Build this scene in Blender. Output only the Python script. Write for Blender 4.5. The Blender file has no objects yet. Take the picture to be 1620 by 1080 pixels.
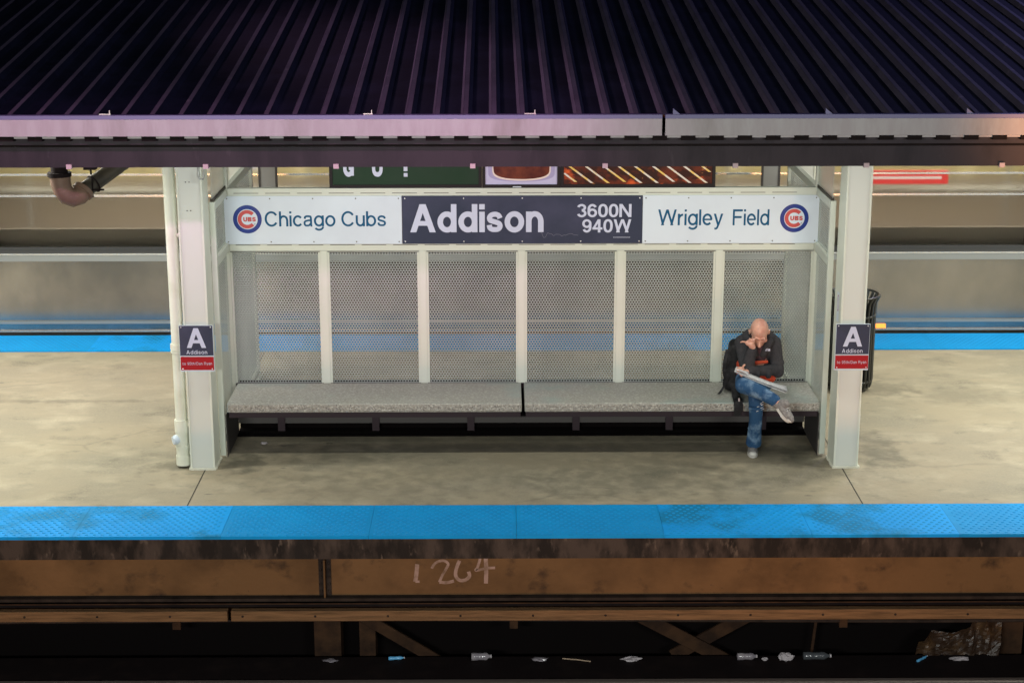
import bpy, bmesh, math, random
from mathutils import Vector, Matrix
random.seed(7)
R = math.radians
SC = bpy.context.scene
COL = SC.collection

# ------------------------------------------------------------------ camera, world, lights, exposure
cam_d = bpy.data.cameras.new("camera"); cam = bpy.data.objects.new("camera", cam_d); COL.objects.link(cam)
cam_d.sensor_width = 36; cam_d.lens = 36 * 2725.68 / 1620
cam_d.clip_start = .1; cam_d.clip_end = 500
cam.matrix_world = (Matrix.Translation((-.1773, -13.1579, 4.5908)) @ Matrix.Rotation(R(-.32373), 4, 'Z')
                    @ Matrix.Rotation(R(90 - 15.00917), 4, 'X') @ Matrix.Rotation(R(-.0594), 4, 'Z'))
SC.camera = cam
W = bpy.data.worlds.new("World"); SC.world = W; W.use_nodes = True
bg = W.node_tree.nodes['Background']
bg.inputs[0].default_value = (.17, .19, .60, 1); bg.inputs[1].default_value = .045     # night sky of a lit city
SC.view_settings.view_transform = 'Standard'; SC.view_settings.look = 'None'
SC.view_settings.exposure = 0; SC.view_settings.gamma = 1
SC.cycles.max_bounces = 8; SC.cycles.transmission_bounces = 6; SC.cycles.glossy_bounces = 4
SC.cycles.sample_clamp_indirect = 4

def lamp(name, typ, loc, color, power, size=.3, size_y=None, target=None, spread=None):
    d = bpy.data.lights.new(name, typ); d.energy = power; d.color = color
    if typ == 'AREA':
        d.size = size
        if size_y: d.shape = 'RECTANGLE'; d.size_y = size_y
        if spread: d.spread = spread
    elif typ == 'SPOT':
        d.shadow_soft_size = size; d.spot_size = spread or R(60); d.spot_blend = .9
    else: d.shadow_soft_size = size
    o = bpy.data.objects.new(name, d); COL.objects.link(o); o.location = loc
    if target: o.rotation_euler = (Vector(target) - Vector(loc)).to_track_quat('-Z', 'Y').to_euler()
    return o
# street side lamps beyond the frame: added pink glow lights, sodium street lamps, white lamps of the opposite platform
lamp('pink_glow_light', 'AREA', (-2.9, -3.3, 4.12), (1, .42, .84), 13, 7.0, .12, target=(-2.9, -1.1, 2.86), spread=R(36))  # added unseen strip, shaped to tint the fascia pink
lamp('pink_glow_light', 'SPOT', (-.3, -9, 2.2), (1, .32, .80), 190, .5, target=(-.6, 0, 2.35), spread=R(17))  # added unseen spot for the pink tint at the centre
lamp('sodium_street_light', 'SPOT', (5.6, -7.5, .2), (1, .45, .20), 4800, .25, target=(4.5, -1, 3.1), spread=R(24))
lamp('sodium_street_light', 'SPOT', (4.6, -7.5, -1.2), (1, .42, .12), 340, .25, target=(3.6, -1, -.4), spread=R(60))
lamp('sodium_street_light', 'SPOT', (-4.6, -7.5, -1.2), (1, .42, .12), 330, .25, target=(-4, -1, -.4), spread=R(60))
lamp('sodium_street_light', 'SPOT', (.9, -7.0, -1.5), (1, .42, .15), 360, .25, target=(.7, -1, -.4), spread=R(60))
lamp('opposite_platform_light', 'AREA', (-3.6, -14.2, 4.3), (.97, 1, .96), 330, 3.2, .3, target=(-.8, .5, 1.0), spread=R(110))
lamp('opposite_platform_light', 'AREA', (5.0, -14.2, 4.3), (.97, 1, .96), 170, 3.2, .3, target=(1.2, .5, 1.0), spread=R(110))
lamp('roof_pink_light', 'SPOT', (-7.5, 9.0, 9.0), (.95, .50, .90), 2000, .5, target=(-.75, .4, 3.2), spread=R(14))
lamp('roof_blue_light', 'SPOT', (9.5, 12, 9.0), (.38, .36, 1), 900, .8, target=(2.5, 1.5, 3.2), spread=R(50))

# ------------------------------------------------------------------ materials
def M(name, base, rough=.5, metal=0, var=None, bump=None, emit=None, spec=None, coord='Object', trans=0, coat=0, extra=None, scale3=None):
    m = bpy.data.materials.new(name); m.use_nodes = True
    nt = m.node_tree; N = nt.nodes; L = nt.links; b = N['Principled BSDF']
    b.inputs['Base Color'].default_value = (*base, 1); b.inputs['Roughness'].default_value = rough
    b.inputs['Metallic'].default_value = metal
    if spec is not None: b.inputs['Specular IOR Level'].default_value = spec
    if trans: b.inputs['Transmission Weight'].default_value = trans
    if coat: b.inputs['Coat Weight'].default_value = coat
    if emit: b.inputs['Emission Color'].default_value = (*emit[0], 1); b.inputs['Emission Strength'].default_value = emit[1]
    tc = N.new('ShaderNodeTexCoord'); src = tc.outputs[coord]
    if scale3:
        mp = N.new('ShaderNodeMapping'); mp.inputs['Scale'].default_value = scale3; L.new(src, mp.inputs[0]); src = mp.outputs[0]
    cur = None
    layers = [] if var is None else (var if isinstance(var, list) else [var])
    for (col2, sc, lo, hi) in layers:
        n = N.new('ShaderNodeTexNoise'); n.inputs['Scale'].default_value = sc; n.inputs['Detail'].default_value = 8
        n.inputs['Roughness'].default_value = .6
        L.new(src, n.inputs['Vector'])
        r = N.new('ShaderNodeMapRange'); r.inputs['From Min'].default_value = lo; r.inputs['From Max'].default_value = hi
        L.new(n.outputs['Fac'], r.inputs['Value'])
        x = N.new('ShaderNodeMix'); x.data_type = 'RGBA'
        L.new(r.outputs[0], x.inputs['Factor'])
        if cur: L.new(cur, x.inputs['A'])
        else: x.inputs['A'].default_value = (*base, 1)
        x.inputs['B'].default_value = (*col2, 1)
        cur = x.outputs['Result']
    if cur: L.new(cur, b.inputs['Base Color'])
    if bump:
        n = N.new('ShaderNodeTexNoise'); n.inputs['Scale'].default_value = bump[1]; n.inputs['Detail'].default_value = 6
        L.new(src, n.inputs['Vector'])
        bp = N.new('ShaderNodeBump'); bp.inputs['Strength'].default_value = bump[0]; bp.inputs['Distance'].default_value = .01
        L.new(n.outputs['Fac'], bp.inputs['Height']); L.new(bp.outputs[0], b.inputs['Normal'])
    if extra: extra(nt, b, src)
    return m

def cracks(nt, b, src):
    """fine dark cracks and pits in the platform concrete"""
    N, L = nt.nodes, nt.links
    old = b.inputs['Base Color'].links[0].from_socket
    wn = N.new('ShaderNodeTexNoise'); wn.inputs['Scale'].default_value = 1.3; wn.inputs['Detail'].default_value = 5
    L.new(src, wn.inputs['Vector'])
    mix = N.new('ShaderNodeMix'); mix.data_type = 'VECTOR'; mix.inputs['Factor'].default_value = .35
    L.new(src, mix.inputs['A']); L.new(wn.outputs['Color'], mix.inputs['B'])
    v = N.new('ShaderNodeTexVoronoi'); v.feature = 'DISTANCE_TO_EDGE'; v.inputs['Scale'].default_value = .75
    L.new(mix.outputs['Result'], v.inputs['Vector'])
    r = N.new('ShaderNodeMapRange'); r.inputs['From Min'].default_value = .0; r.inputs['From Max'].default_value = .012
    r.inputs['To Min'].default_value = .0; r.inputs['To Max'].default_value = 1
    L.new(v.outputs['Distance'], r.inputs['Value'])
    # only in places
    g = N.new('ShaderNodeTexNoise'); g.inputs['Scale'].default_value = .6; L.new(src, g.inputs['Vector'])
    gr = N.new('ShaderNodeMapRange'); gr.inputs['From Min'].default_value = .50; gr.inputs['From Max'].default_value = .62
    L.new(g.outputs['Fac'], gr.inputs['Value'])
    mm = N.new('ShaderNodeMath'); mm.operation = 'SUBTRACT'; mm.inputs[0].default_value = 1; L.new(r.outputs[0], mm.inputs[1])
    m2 = N.new('ShaderNodeMath'); m2.operation = 'MULTIPLY'; L.new(mm.outputs[0], m2.inputs[0]); L.new(gr.outputs[0], m2.inputs[1])
    m3 = N.new('ShaderNodeMath'); m3.operation = 'MULTIPLY'; m3.inputs[1].default_value = .28; L.new(m2.outputs[0], m3.inputs[0])
    x = N.new('ShaderNodeMix'); x.data_type = 'RGBA'; L.new(m3.outputs[0], x.inputs['Factor']); L.new(old, x.inputs['A'])
    x.inputs['B'].default_value = (.10, .095, .075, 1)
    # pits
    p = N.new('ShaderNodeTexVoronoi'); p.inputs['Scale'].default_value = 5.5; p.inputs['Randomness'].default_value = 1
    mpp = N.new('ShaderNodeMapping'); mpp.inputs['Scale'].default_value = (.7, 1.6, 1); L.new(mix.outputs['Result'], mpp.inputs[0]); L.new(mpp.outputs[0], p.inputs['Vector'])
    pr = N.new('ShaderNodeMapRange'); pr.inputs['From Min'].default_value = .10; pr.inputs['From Max'].default_value = .04
    L.new(p.outputs['Distance'], pr.inputs['Value'])
    sep = N.new('ShaderNodeSeparateColor'); L.new(p.outputs['Color'], sep.inputs[0])
    gt = N.new('ShaderNodeMath'); gt.operation = 'GREATER_THAN'; gt.inputs[1].default_value = .5; L.new(sep.outputs[0], gt.inputs[0])
    pm = N.new('ShaderNodeMath'); pm.operation = 'MULTIPLY'; L.new(pr.outputs[0], pm.inputs[0]); L.new(gt.outputs[0], pm.inputs[1])
    pm2 = N.new('ShaderNodeMath'); pm2.operation = 'MULTIPLY'; pm2.inputs[1].default_value = .85; L.new(pm.outputs[0], pm2.inputs[0])
    y = N.new('ShaderNodeMix'); y.data_type = 'RGBA'; L.new(pm2.outputs[0], y.inputs['Factor']); L.new(x.outputs['Result'], y.inputs['A'])
    y.inputs['B'].default_value = (.13, .12, .10, 1)
    out = y.outputs['Result']
    # damp and dirty spots of their own shape beside the column feet and along the bench, plus wide darker areas at the floor centre
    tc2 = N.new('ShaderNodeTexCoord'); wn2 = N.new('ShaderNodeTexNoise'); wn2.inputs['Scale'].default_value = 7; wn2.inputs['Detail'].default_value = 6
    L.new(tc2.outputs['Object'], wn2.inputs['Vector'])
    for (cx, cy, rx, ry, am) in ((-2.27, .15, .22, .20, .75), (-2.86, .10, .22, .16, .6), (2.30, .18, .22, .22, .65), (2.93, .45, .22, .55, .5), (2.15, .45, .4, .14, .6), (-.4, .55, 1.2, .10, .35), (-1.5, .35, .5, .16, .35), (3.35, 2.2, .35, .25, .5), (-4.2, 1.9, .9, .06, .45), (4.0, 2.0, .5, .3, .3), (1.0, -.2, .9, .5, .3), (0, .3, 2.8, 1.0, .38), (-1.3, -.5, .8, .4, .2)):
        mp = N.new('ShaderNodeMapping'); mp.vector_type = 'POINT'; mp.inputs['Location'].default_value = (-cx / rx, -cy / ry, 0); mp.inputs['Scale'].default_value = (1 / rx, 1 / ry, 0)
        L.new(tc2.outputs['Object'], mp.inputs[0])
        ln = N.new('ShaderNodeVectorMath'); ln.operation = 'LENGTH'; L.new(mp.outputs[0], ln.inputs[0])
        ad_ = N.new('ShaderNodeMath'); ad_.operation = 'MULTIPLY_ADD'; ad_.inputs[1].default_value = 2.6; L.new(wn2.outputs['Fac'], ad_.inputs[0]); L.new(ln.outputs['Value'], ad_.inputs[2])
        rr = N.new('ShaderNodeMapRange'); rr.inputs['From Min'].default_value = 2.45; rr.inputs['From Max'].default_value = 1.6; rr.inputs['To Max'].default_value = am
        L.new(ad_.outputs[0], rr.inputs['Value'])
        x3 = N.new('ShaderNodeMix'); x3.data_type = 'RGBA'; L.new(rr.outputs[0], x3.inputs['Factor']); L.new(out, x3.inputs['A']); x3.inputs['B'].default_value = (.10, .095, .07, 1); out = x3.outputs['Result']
    L.new(out, b.inputs['Base Color'])

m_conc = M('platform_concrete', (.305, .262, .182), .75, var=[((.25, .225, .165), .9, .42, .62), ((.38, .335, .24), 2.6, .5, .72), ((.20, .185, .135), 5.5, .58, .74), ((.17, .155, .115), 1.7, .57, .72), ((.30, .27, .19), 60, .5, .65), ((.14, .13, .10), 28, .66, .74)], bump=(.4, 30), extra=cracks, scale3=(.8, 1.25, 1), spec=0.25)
m_blue = M('blue_tactile', (0, .235, .55), .6, spec=.15, var=[((0, .26, .60), 3, .45, .6), ((0, .26, .60), 9, .6, .8)], bump=(.15, 60))
m_blue_worn = M('blue_tactile_worn', (0, .30, .74), .6, spec=.15, var=[((0, .27, .68), 2, .4, .6), ((.001, .18, .38), 1.1, .50, .58)], bump=(.15, 60))
m_dome = M('blue_dome', (.002, .26, .60), .5, spec=.2)
m_fascia_c = M('stained_concrete', (.058, .042, .034), .85, var=[((.018, .014, .012), 3.0, .42, .6), ((.12, .09, .07), 7, .60, .74), ((.02, .016, .014), 2.0, .52, .62)], bump=(.5, 25), scale3=(2.2, 1, .9), spec=0.1)
m_web = M('girder_paint', (.125, .066, .028), .65, var=[((.080, .042, .018), 1.8, .42, .65), ((.025, .015, .010), 5, .56, .76), ((.17, .088, .038), 1.0, .5, .7), ((.05, .03, .02), 16, .68, .76)], bump=(.2, 30), scale3=(1, 1, 1.2), spec=0.12)
m_webdark = M('girder_grime', (.03, .022, .018), .8, var=((.012, .009, .008), 8, .4, .7), bump=(.3, 30), spec=0.1)
m_wood = M('weathered_timber', (.17, .095, .046), .8, var=[((.09, .052, .026), 6, .4, .65)], bump=(.5, 20), scale3=(.5, 8, 8), spec=0.1)
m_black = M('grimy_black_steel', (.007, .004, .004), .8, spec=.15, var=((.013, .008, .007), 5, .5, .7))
m_rusty = M('rusty_steel', (.045, .023, .012), .8, var=((.02, .011, .007), 6, .4, .65), bump=(.4, 25), spec=0.1)
m_rail = M('rail_head_steel', (.45, .40, .36), .35, .8)
m_ground = M('street_asphalt', (.04, .04, .042), .9, var=((.055, .053, .05), 1.2, .4, .6), bump=(.3, 30))
m_cream = M('cream_paint', (.60, .63, .55), .38, var=[((.60, .63, .54), 2.0, .45, .65), ((.50, .51, .42), 9, .68, .82)], bump=(.04, 12))
m_cream2 = M('shelter_paint', (.54, .575, .50), .42, var=[((.52, .56, .48), 3, .45, .65), ((.42, .43, .35), 11, .68, .82)], bump=(.05, 20))
m_web_grey = M('column_web_paint', (.56, .585, .54), .42, var=((.55, .58, .53), 2, .45, .65))
m_mesh = M('perforated_steel_paint', (.34, .37, .345), .45, spec=.25, var=((.27, .30, .28), 1.6, .42, .62))
m_white = M('sign_white', (.58, .66, .73), .38, var=((.54, .61, .68), 1.5, .45, .65))
m_navy = M('sign_slate', (.038, .046, .075), .36, var=((.055, .060, .10), 2, .45, .65), spec=0.08)
m_ltr = M('sign_letter_pale', (.50, .54, .68), .4)
m_teal = M('sign_letter_teal', (.0, .075, .17), .5, spec=.2)
m_logoblue = M('logo_blue', (.0, .022, .19), .4)
m_logored = M('logo_red', (.48, .06, .055), .4)
m_signred = M('sign_red', (.34, .012, .02), .4, spec=0.12)
m_screw = M('screw_steel', (.18, .18, .17), .4, .8)
m_screwl = M('screw_bright', (.8, .8, .8), .3, .4)
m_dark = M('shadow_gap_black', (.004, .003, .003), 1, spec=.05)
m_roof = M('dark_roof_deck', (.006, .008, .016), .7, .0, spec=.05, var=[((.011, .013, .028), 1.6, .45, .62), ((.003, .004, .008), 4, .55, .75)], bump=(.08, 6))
m_rooflit = M('roof_rib_lit', (.10, .085, .115), .6, .1, spec=0.05, var=[((.075, .062, .085), 2.4, .4, .65), ((.20, .16, .19), 7, .62, .8)], bump=(.15, 20))  # light on left flanks and rib tops put into a lighter deck colour
m_fas = M('galvanised_fascia', (.32, .285, .285), .55, .1, var=[((.36, .335, .33), 3.5, .42, .62), ((.24, .21, .20), 1.1, .54, .7)], bump=(.1, 20), scale3=(2.5, 1, .6))
m_fastop = M('fascia_top_flange', (.13, .12, .22), .45, .2)
m_girder = M('canopy_girder_paint', (.040, .032, .037), .5, var=[((.028, .023, .027), 1.4, .45, .6), ((.07, .058, .064), 5, .62, .8)], scale3=(3, 1, .8), spec=0.12)
m_clip = M('galvanised_clip', (.50, .38, .39), .6)
m_bench = M('exposed_aggregate_concrete', (.30, .30, .262), .8, var=[((.31, .31, .28), 4, .42, .62), ((.44, .44, .39), 55, .52, .62), ((.19, .185, .165), 75, .58, .68), ((.28, .34, .31), 1.5, .55, .7)], bump=(.5, 70))
m_benchf = M('aggregate_edge', (.30, .285, .25), .85, var=[((.46, .44, .39), 60, .52, .60), ((.13, .12, .11), 80, .54, .64)], bump=(1.0, 75))
m_dsteel = M('dark_bracket_steel', (.035, .024, .028), .6, spec=0.15)
m_gsteel = M('grey_rail_steel', (.07, .064, .06), .6, spec=0.15)
m_ss = M('train_stainless', (.46, .44, .425), .20, .95, var=[((.22, .225, .23), .45, .42, .60), ((.58, .56, .53), .8, .52, .7)], scale3=(.7, 1, .5))
m_pillar = M('train_pillar_grey', (.26, .265, .255), .6, .2, spec=.2)
m_sstrim = M('train_bright_trim', (.85, .86, .85), .25, .8)
m_ssdark = M('train_dark_seal', (.035, .035, .035), .5)
m_steelgrey = M('train_sill_grey', (.33, .34, .33), .45, .6)
m_glass = M('rough_blur_glass', (.86, .88, .84), .42, trans=1, spec=.5)  # roughness set to blur the train interior, imitating the smear of motion
m_glass.node_tree.nodes['Principled BSDF'].inputs['IOR'].default_value = 1.08
m_int = M('train_interior_panel', (.50, .42, .33), .6, var=((.34, .30, .26), .9, .4, .6), scale3=(.6, 1, 2))
m_intl = M('train_interior_light', (.9, .9, .85), .5, emit=((1, .95, .82), 5))
m_seat = M('train_seat_blue', (.10, .10, .17), .7)
m_seat2 = M('train_seat_shell', (.24, .19, .14), .5)
m_seat3 = M('train_seat_shell_dark', (.18, .14, .11), .6)
m_yellow = M('grab_rail_yellow', (.75, .65, .18), .4)
m_chrome = M('grab_rail_steel', (.75, .75, .72), .3, .7)
m_led = M('destination_display_red', (.5, .02, .02), .4, emit=((1, .06, .05), .55))
m_ledw = M('destination_display_text', (.9, .75, .7), .4, emit=((1, .75, .7), .5))
m_screen = M('interior_ad_panel', (.36, .38, .60), .5, emit=((.5, .55, .9), .25))
m_adcream = M('interior_poster_cream', (.70, .62, .48), .5)
m_adblue = M('interior_poster_dusk', (.22, .20, .24), .5)
m_floor = M('train_floor', (.12, .12, .12), .7)
m_can = M('black_bin_paint', (.012, .013, .012), .28, coat=.3)
m_pvc = M('cream_pipe_paint', (.68, .70, .60), .35, var=((.60, .62, .50), 4, .45, .65))
m_pipe = M('rusty_drain_pipe', (.15, .095, .062), .6, var=[((.12, .07, .05), 7, .42, .6), ((.27, .18, .13), 14, .58, .7)], bump=(.2, 25))
m_pipe2 = M('grimy_pipe', (.045, .037, .022), .6, var=((.025, .02, .013), 4, .4, .6))
m_tube = M('fluorescent_tube', (.9, .95, .9), .4, emit=((.93, 1, .93), 6))
m_house = M('lamp_housing', (.5, .5, .48), .4)
m_skin = M('skin', (.62, .34, .25), .45, var=[((.52, .24, .18), 14, .45, .65), ((.45, .27, .21), 45, .55, .7)])
m_skin.node_tree.nodes['Principled BSDF'].inputs['Subsurface Weight'].default_value = .08
m_hood = M('charcoal_fleece', (.040, .040, .044), .9, var=((.05, .048, .052), 25, .45, .6), bump=(.5, 60), spec=0.08)
m_hood2 = M('dusky_fleece_panel', (.085, .05, .062), .9, var=((.05, .035, .04), 20, .45, .6), bump=(.4, 60), spec=0.08)
m_orange = M('orange_red_fleece', (.45, .055, .018), .85, var=((.34, .035, .012), 22, .45, .6), bump=(.4, 60))
m_jean = M('blue_denim', (.03, .08, .165), .85, var=[((.19, .29, .41), 9, .50, .70), ((.012, .045, .12), 8, .52, .70)], bump=(.7, 40), spec=0.1)
m_fray = M('frayed_denim', (.62, .66, .70), .9, bump=(.6, 90))
m_shoe = M('grey_canvas', (.16, .155, .15), .85, var=((.25, .24, .23), 40, .45, .6), bump=(.4, 80))
m_sole = M('white_rubber', (.55, .54, .50), .6)
m_lace = M('pale_lace', (.62, .62, .60), .8)
m_pack = M('black_nylon', (.012, .012, .013), .6, var=((.03, .03, .032), 14, .5, .65), bump=(.4, 30), spec=0.15)
m_paper = M('newsprint', (.66, .67, .68), .8, var=[((.50, .51, .53), 16, .45, .6), ((.30, .31, .33), 70, .56, .62)], scale3=(1, 3, 1))
m_print = M('printed_column', (.26, .27, .29), .85, var=((.5, .5, .5), 60, .45, .55))
m_green = M('poster_green', (.014, .040, .020), .35, var=((.022, .045, .028), 1.5, .4, .65), spec=0.1)
m_frame = M('black_ad_frame', (.02, .017, .018), .4, spec=0.1)
m_lav = M('poster_lavender', (.50, .48, .68), .35, spec=0.2)
m_beer = M('poster_amber_glass', (.16, .04, .02), .3, var=((.07, .015, .012), 6, .4, .6), spec=0.15)
m_rim = M('poster_glass_rim', (.75, .62, .55), .3)
m_shadowink = M('poster_violet_ink', (.33, .30, .50), .35)
m_grill = M('poster_ember', (.035, .012, .009), .35, var=[((.12, .025, .012), 6, .48, .60), ((.62, .10, .025), 4.2, .56, .66), ((.75, .30, .08), 9, .66, .74)], scale3=(1, 1, 1.5), spec=0.15)
m_rod = M('poster_grill_rod', (.68, .62, .55), .3, var=((.75, .50, .12), 9, .5, .56))
m_chalk = M('chalk_white', (.27, .175, .14), .9, var=((.12, .07, .04), 12, .46, .70))
m_hazard = M('sticker_magenta', (.35, .03, .12), .5)
m_bottle = M('clear_plastic', (.30, .27, .28), .15, var=((.2, .18, .2), 12, .4, .6), spec=.8)
m_bottleb = M('dark_plastic_bottle', (.06, .065, .07), .2, spec=.8)
m_bluep = M('blue_plastic', (.10, .35, .60), .3)
m_wrap = M('crumpled_white_wrap', (.42, .38, .39), .6, bump=(.6, 40))
m_tarp = M('brown_plastic_sheet', (.028, .015, .008), .4, bump=(.8, 18), spec=.4, var=((.09, .05, .022), 8, .5, .7))
m_twig = M('pale_stick', (.30, .22, .15), .8)
m_leaf = M('dry_leaf', (.10, .09, .06), .8)
m_caulk = M('thick_cream_caulk', (.62, .62, .52), .5, bump=(.6, 40))
m_joint = M('joint_black', (.03, .027, .02), .9)
m_stain = M('damp_stain', (.12, .115, .09), .35, var=((.24, .22, .165), 9, .42, .6), bump=(.3, 20))

# ------------------------------------------------------------------ mesh helpers
class MB:
    def __init__(s): s.v = []; s.f = []; s.mi = []; s.sm = []
    def add(s, vs, fs, mi=0, smooth=False):
        n = len(s.v); s.v += [tuple(v) for v in vs]; s.f += [tuple(i + n for i in f) for f in fs]
        s.mi += [mi] * len(fs); s.sm += [smooth] * len(fs); return s
    def box(s, x0, x1, y0, y1, z0, z1, mi=0):
        v = [(x, y, z) for z in (z0, z1) for y in (y0, y1) for x in (x0, x1)]
        return s.add(v, [(0, 2, 3, 1), (4, 5, 7, 6), (0, 1, 5, 4), (2, 6, 7, 3), (0, 4, 6, 2), (1, 3, 7, 5)], mi)
    def tube(s, pts, r, n=12, mi=0, cap=True, smooth=True):
        pts = [Vector(p) for p in pts]; rs = r if isinstance(r, (list, tuple)) else [r] * len(pts)
        vs = []; prev = None
        for i, p in enumerate(pts):
            a = pts[max(i - 1, 0)]; b = pts[min(i + 1, len(pts) - 1)]; d = (b - a)
            if d.length < 1e-9: d = Vector((0, 0, 1))
            d.normalize()
            if prev is None:
                u = d.orthogonal().normalized()
            else:
                u = (prev - d * prev.dot(d)); u = u.normalized() if u.length > 1e-6 else d.orthogonal().normalized()
            prev = u; w = d.cross(u)
            for k in range(n):
                t = 2 * math.pi * k / n; vs.append(p + (u * math.cos(t) + w * math.sin(t)) * rs[i])
        fs = []
        for i in range(len(pts) - 1):
            for k in range(n):
                a = i * n + k; b = i * n + (k + 1) % n; fs.append((a, b, b + n, a + n))
        s.add(vs, fs, mi, smooth)
        if cap:
            s.add(vs[:n], [tuple(range(n - 1, -1, -1))], mi); s.add(vs[-n:], [tuple(range(n))], mi)
        return s
    def ell(s, c, r, rot=None, n=16, m=10, mi=0):
        vs = []; fs = []
        for i in range(m + 1):
            ph = math.pi * i / m
            for k in range(n):
                t = 2 * math.pi * k / n
                v = Vector((r[0] * math.sin(ph) * math.cos(t), r[1] * math.sin(ph) * math.sin(t), r[2] * math.cos(ph)))
                if rot: v = rot @ v
                vs.append(v + Vector(c))
        for i in range(m):
            for k in range(n):
                a = i * n + k; b = i * n + (k + 1) % n; fs.append((a, a + n, b + n, b))
        return s.add(vs, fs, mi, True)
    def cap(s, a, b, ra, rb, n=14):                 # tapered limb with round ends
        a = Vector(a); b = Vector(b); s.tube([a, b], [ra, rb], n); s.ell(a, (ra,) * 3, n=n, m=8); s.ell(b, (rb,) * 3, n=n, m=8); return s
    def quad(s, a, b, c, d, mi=0): return s.add([a, b, c, d], [(0, 1, 2, 3)], mi)
    def poly(s, pts2, y, th=.003, mi=0):            # polygon in x,z facing -y with thickness
        n = len(pts2); vs = [(x, y, z) for x, z in pts2] + [(x, y + th, z) for x, z in pts2]
        fs = [tuple(range(n)), tuple(range(2 * n - 1, n - 1, -1))] + [(i, i + n, (i + 1) % n + n, (i + 1) % n) for i in range(n)]
        return s.add(vs, fs, mi)
    def ring(s, cx, cz, r0, r1, y, a0=0, a1=360, n=48, th=.002, mi=0):
        for k in range(n):
            t0 = R(a0 + (a1 - a0) * k / n); t1 = R(a0 + (a1 - a0) * (k + 1) / n)
            P = lambda r, t: (cx + r * math.cos(t), y, cz + r * math.sin(t))
            s.quad(P(r0, t0), P(r1, t0), P(r1, t1), P(r0, t1), mi)
        return s
    def build(s, name, mat, parent=None, bevel=0, remesh=0, smooth_it=0, loc=None, solid=0):
        me = bpy.data.meshes.new(name); me.from_pydata(s.v, [], s.f)
        for m in (mat if isinstance(mat, (list, tuple)) else [mat]): me.materials.append(m)
        me.polygons.foreach_set('material_index', s.mi); me.polygons.foreach_set('use_smooth', s.sm); me.update()
        o = bpy.data.objects.new(name, me); COL.objects.link(o)
        if remesh:
            md = o.modifiers.new('r', 'REMESH'); md.mode = 'VOXEL'; md.voxel_size = remesh; md.use_smooth_shade = True
            if smooth_it:
                sm = o.modifiers.new('s', 'SMOOTH'); sm.factor = .5; sm.iterations = smooth_it
        if bevel:
            bv = o.modifiers.new('b', 'BEVEL'); bv.width = bevel; bv.segments = 2; bv.limit_method = 'ANGLE'
        if solid:
            sd = o.modifiers.new('t', 'SOLIDIFY'); sd.thickness = solid
        if parent is not None:
            o.parent = parent; o.matrix_parent_inverse = Matrix.Translation(parent.location).inverted()
        return o

def tag(o, label=None, cat=None, group=None, kind=None):
    if label: o['label'] = label
    if cat: o['category'] = cat
    if group: o['group'] = group
    if kind: o['kind'] = kind
    return o
def thing(name, loc, label, cat, group=None):
    o = bpy.data.objects.new(name, None); COL.objects.link(o); o.location = loc; o.empty_display_size = .1
    return tag(o, label, cat, group)
def struct(o): o['kind'] = 'structure'; return o

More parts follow.
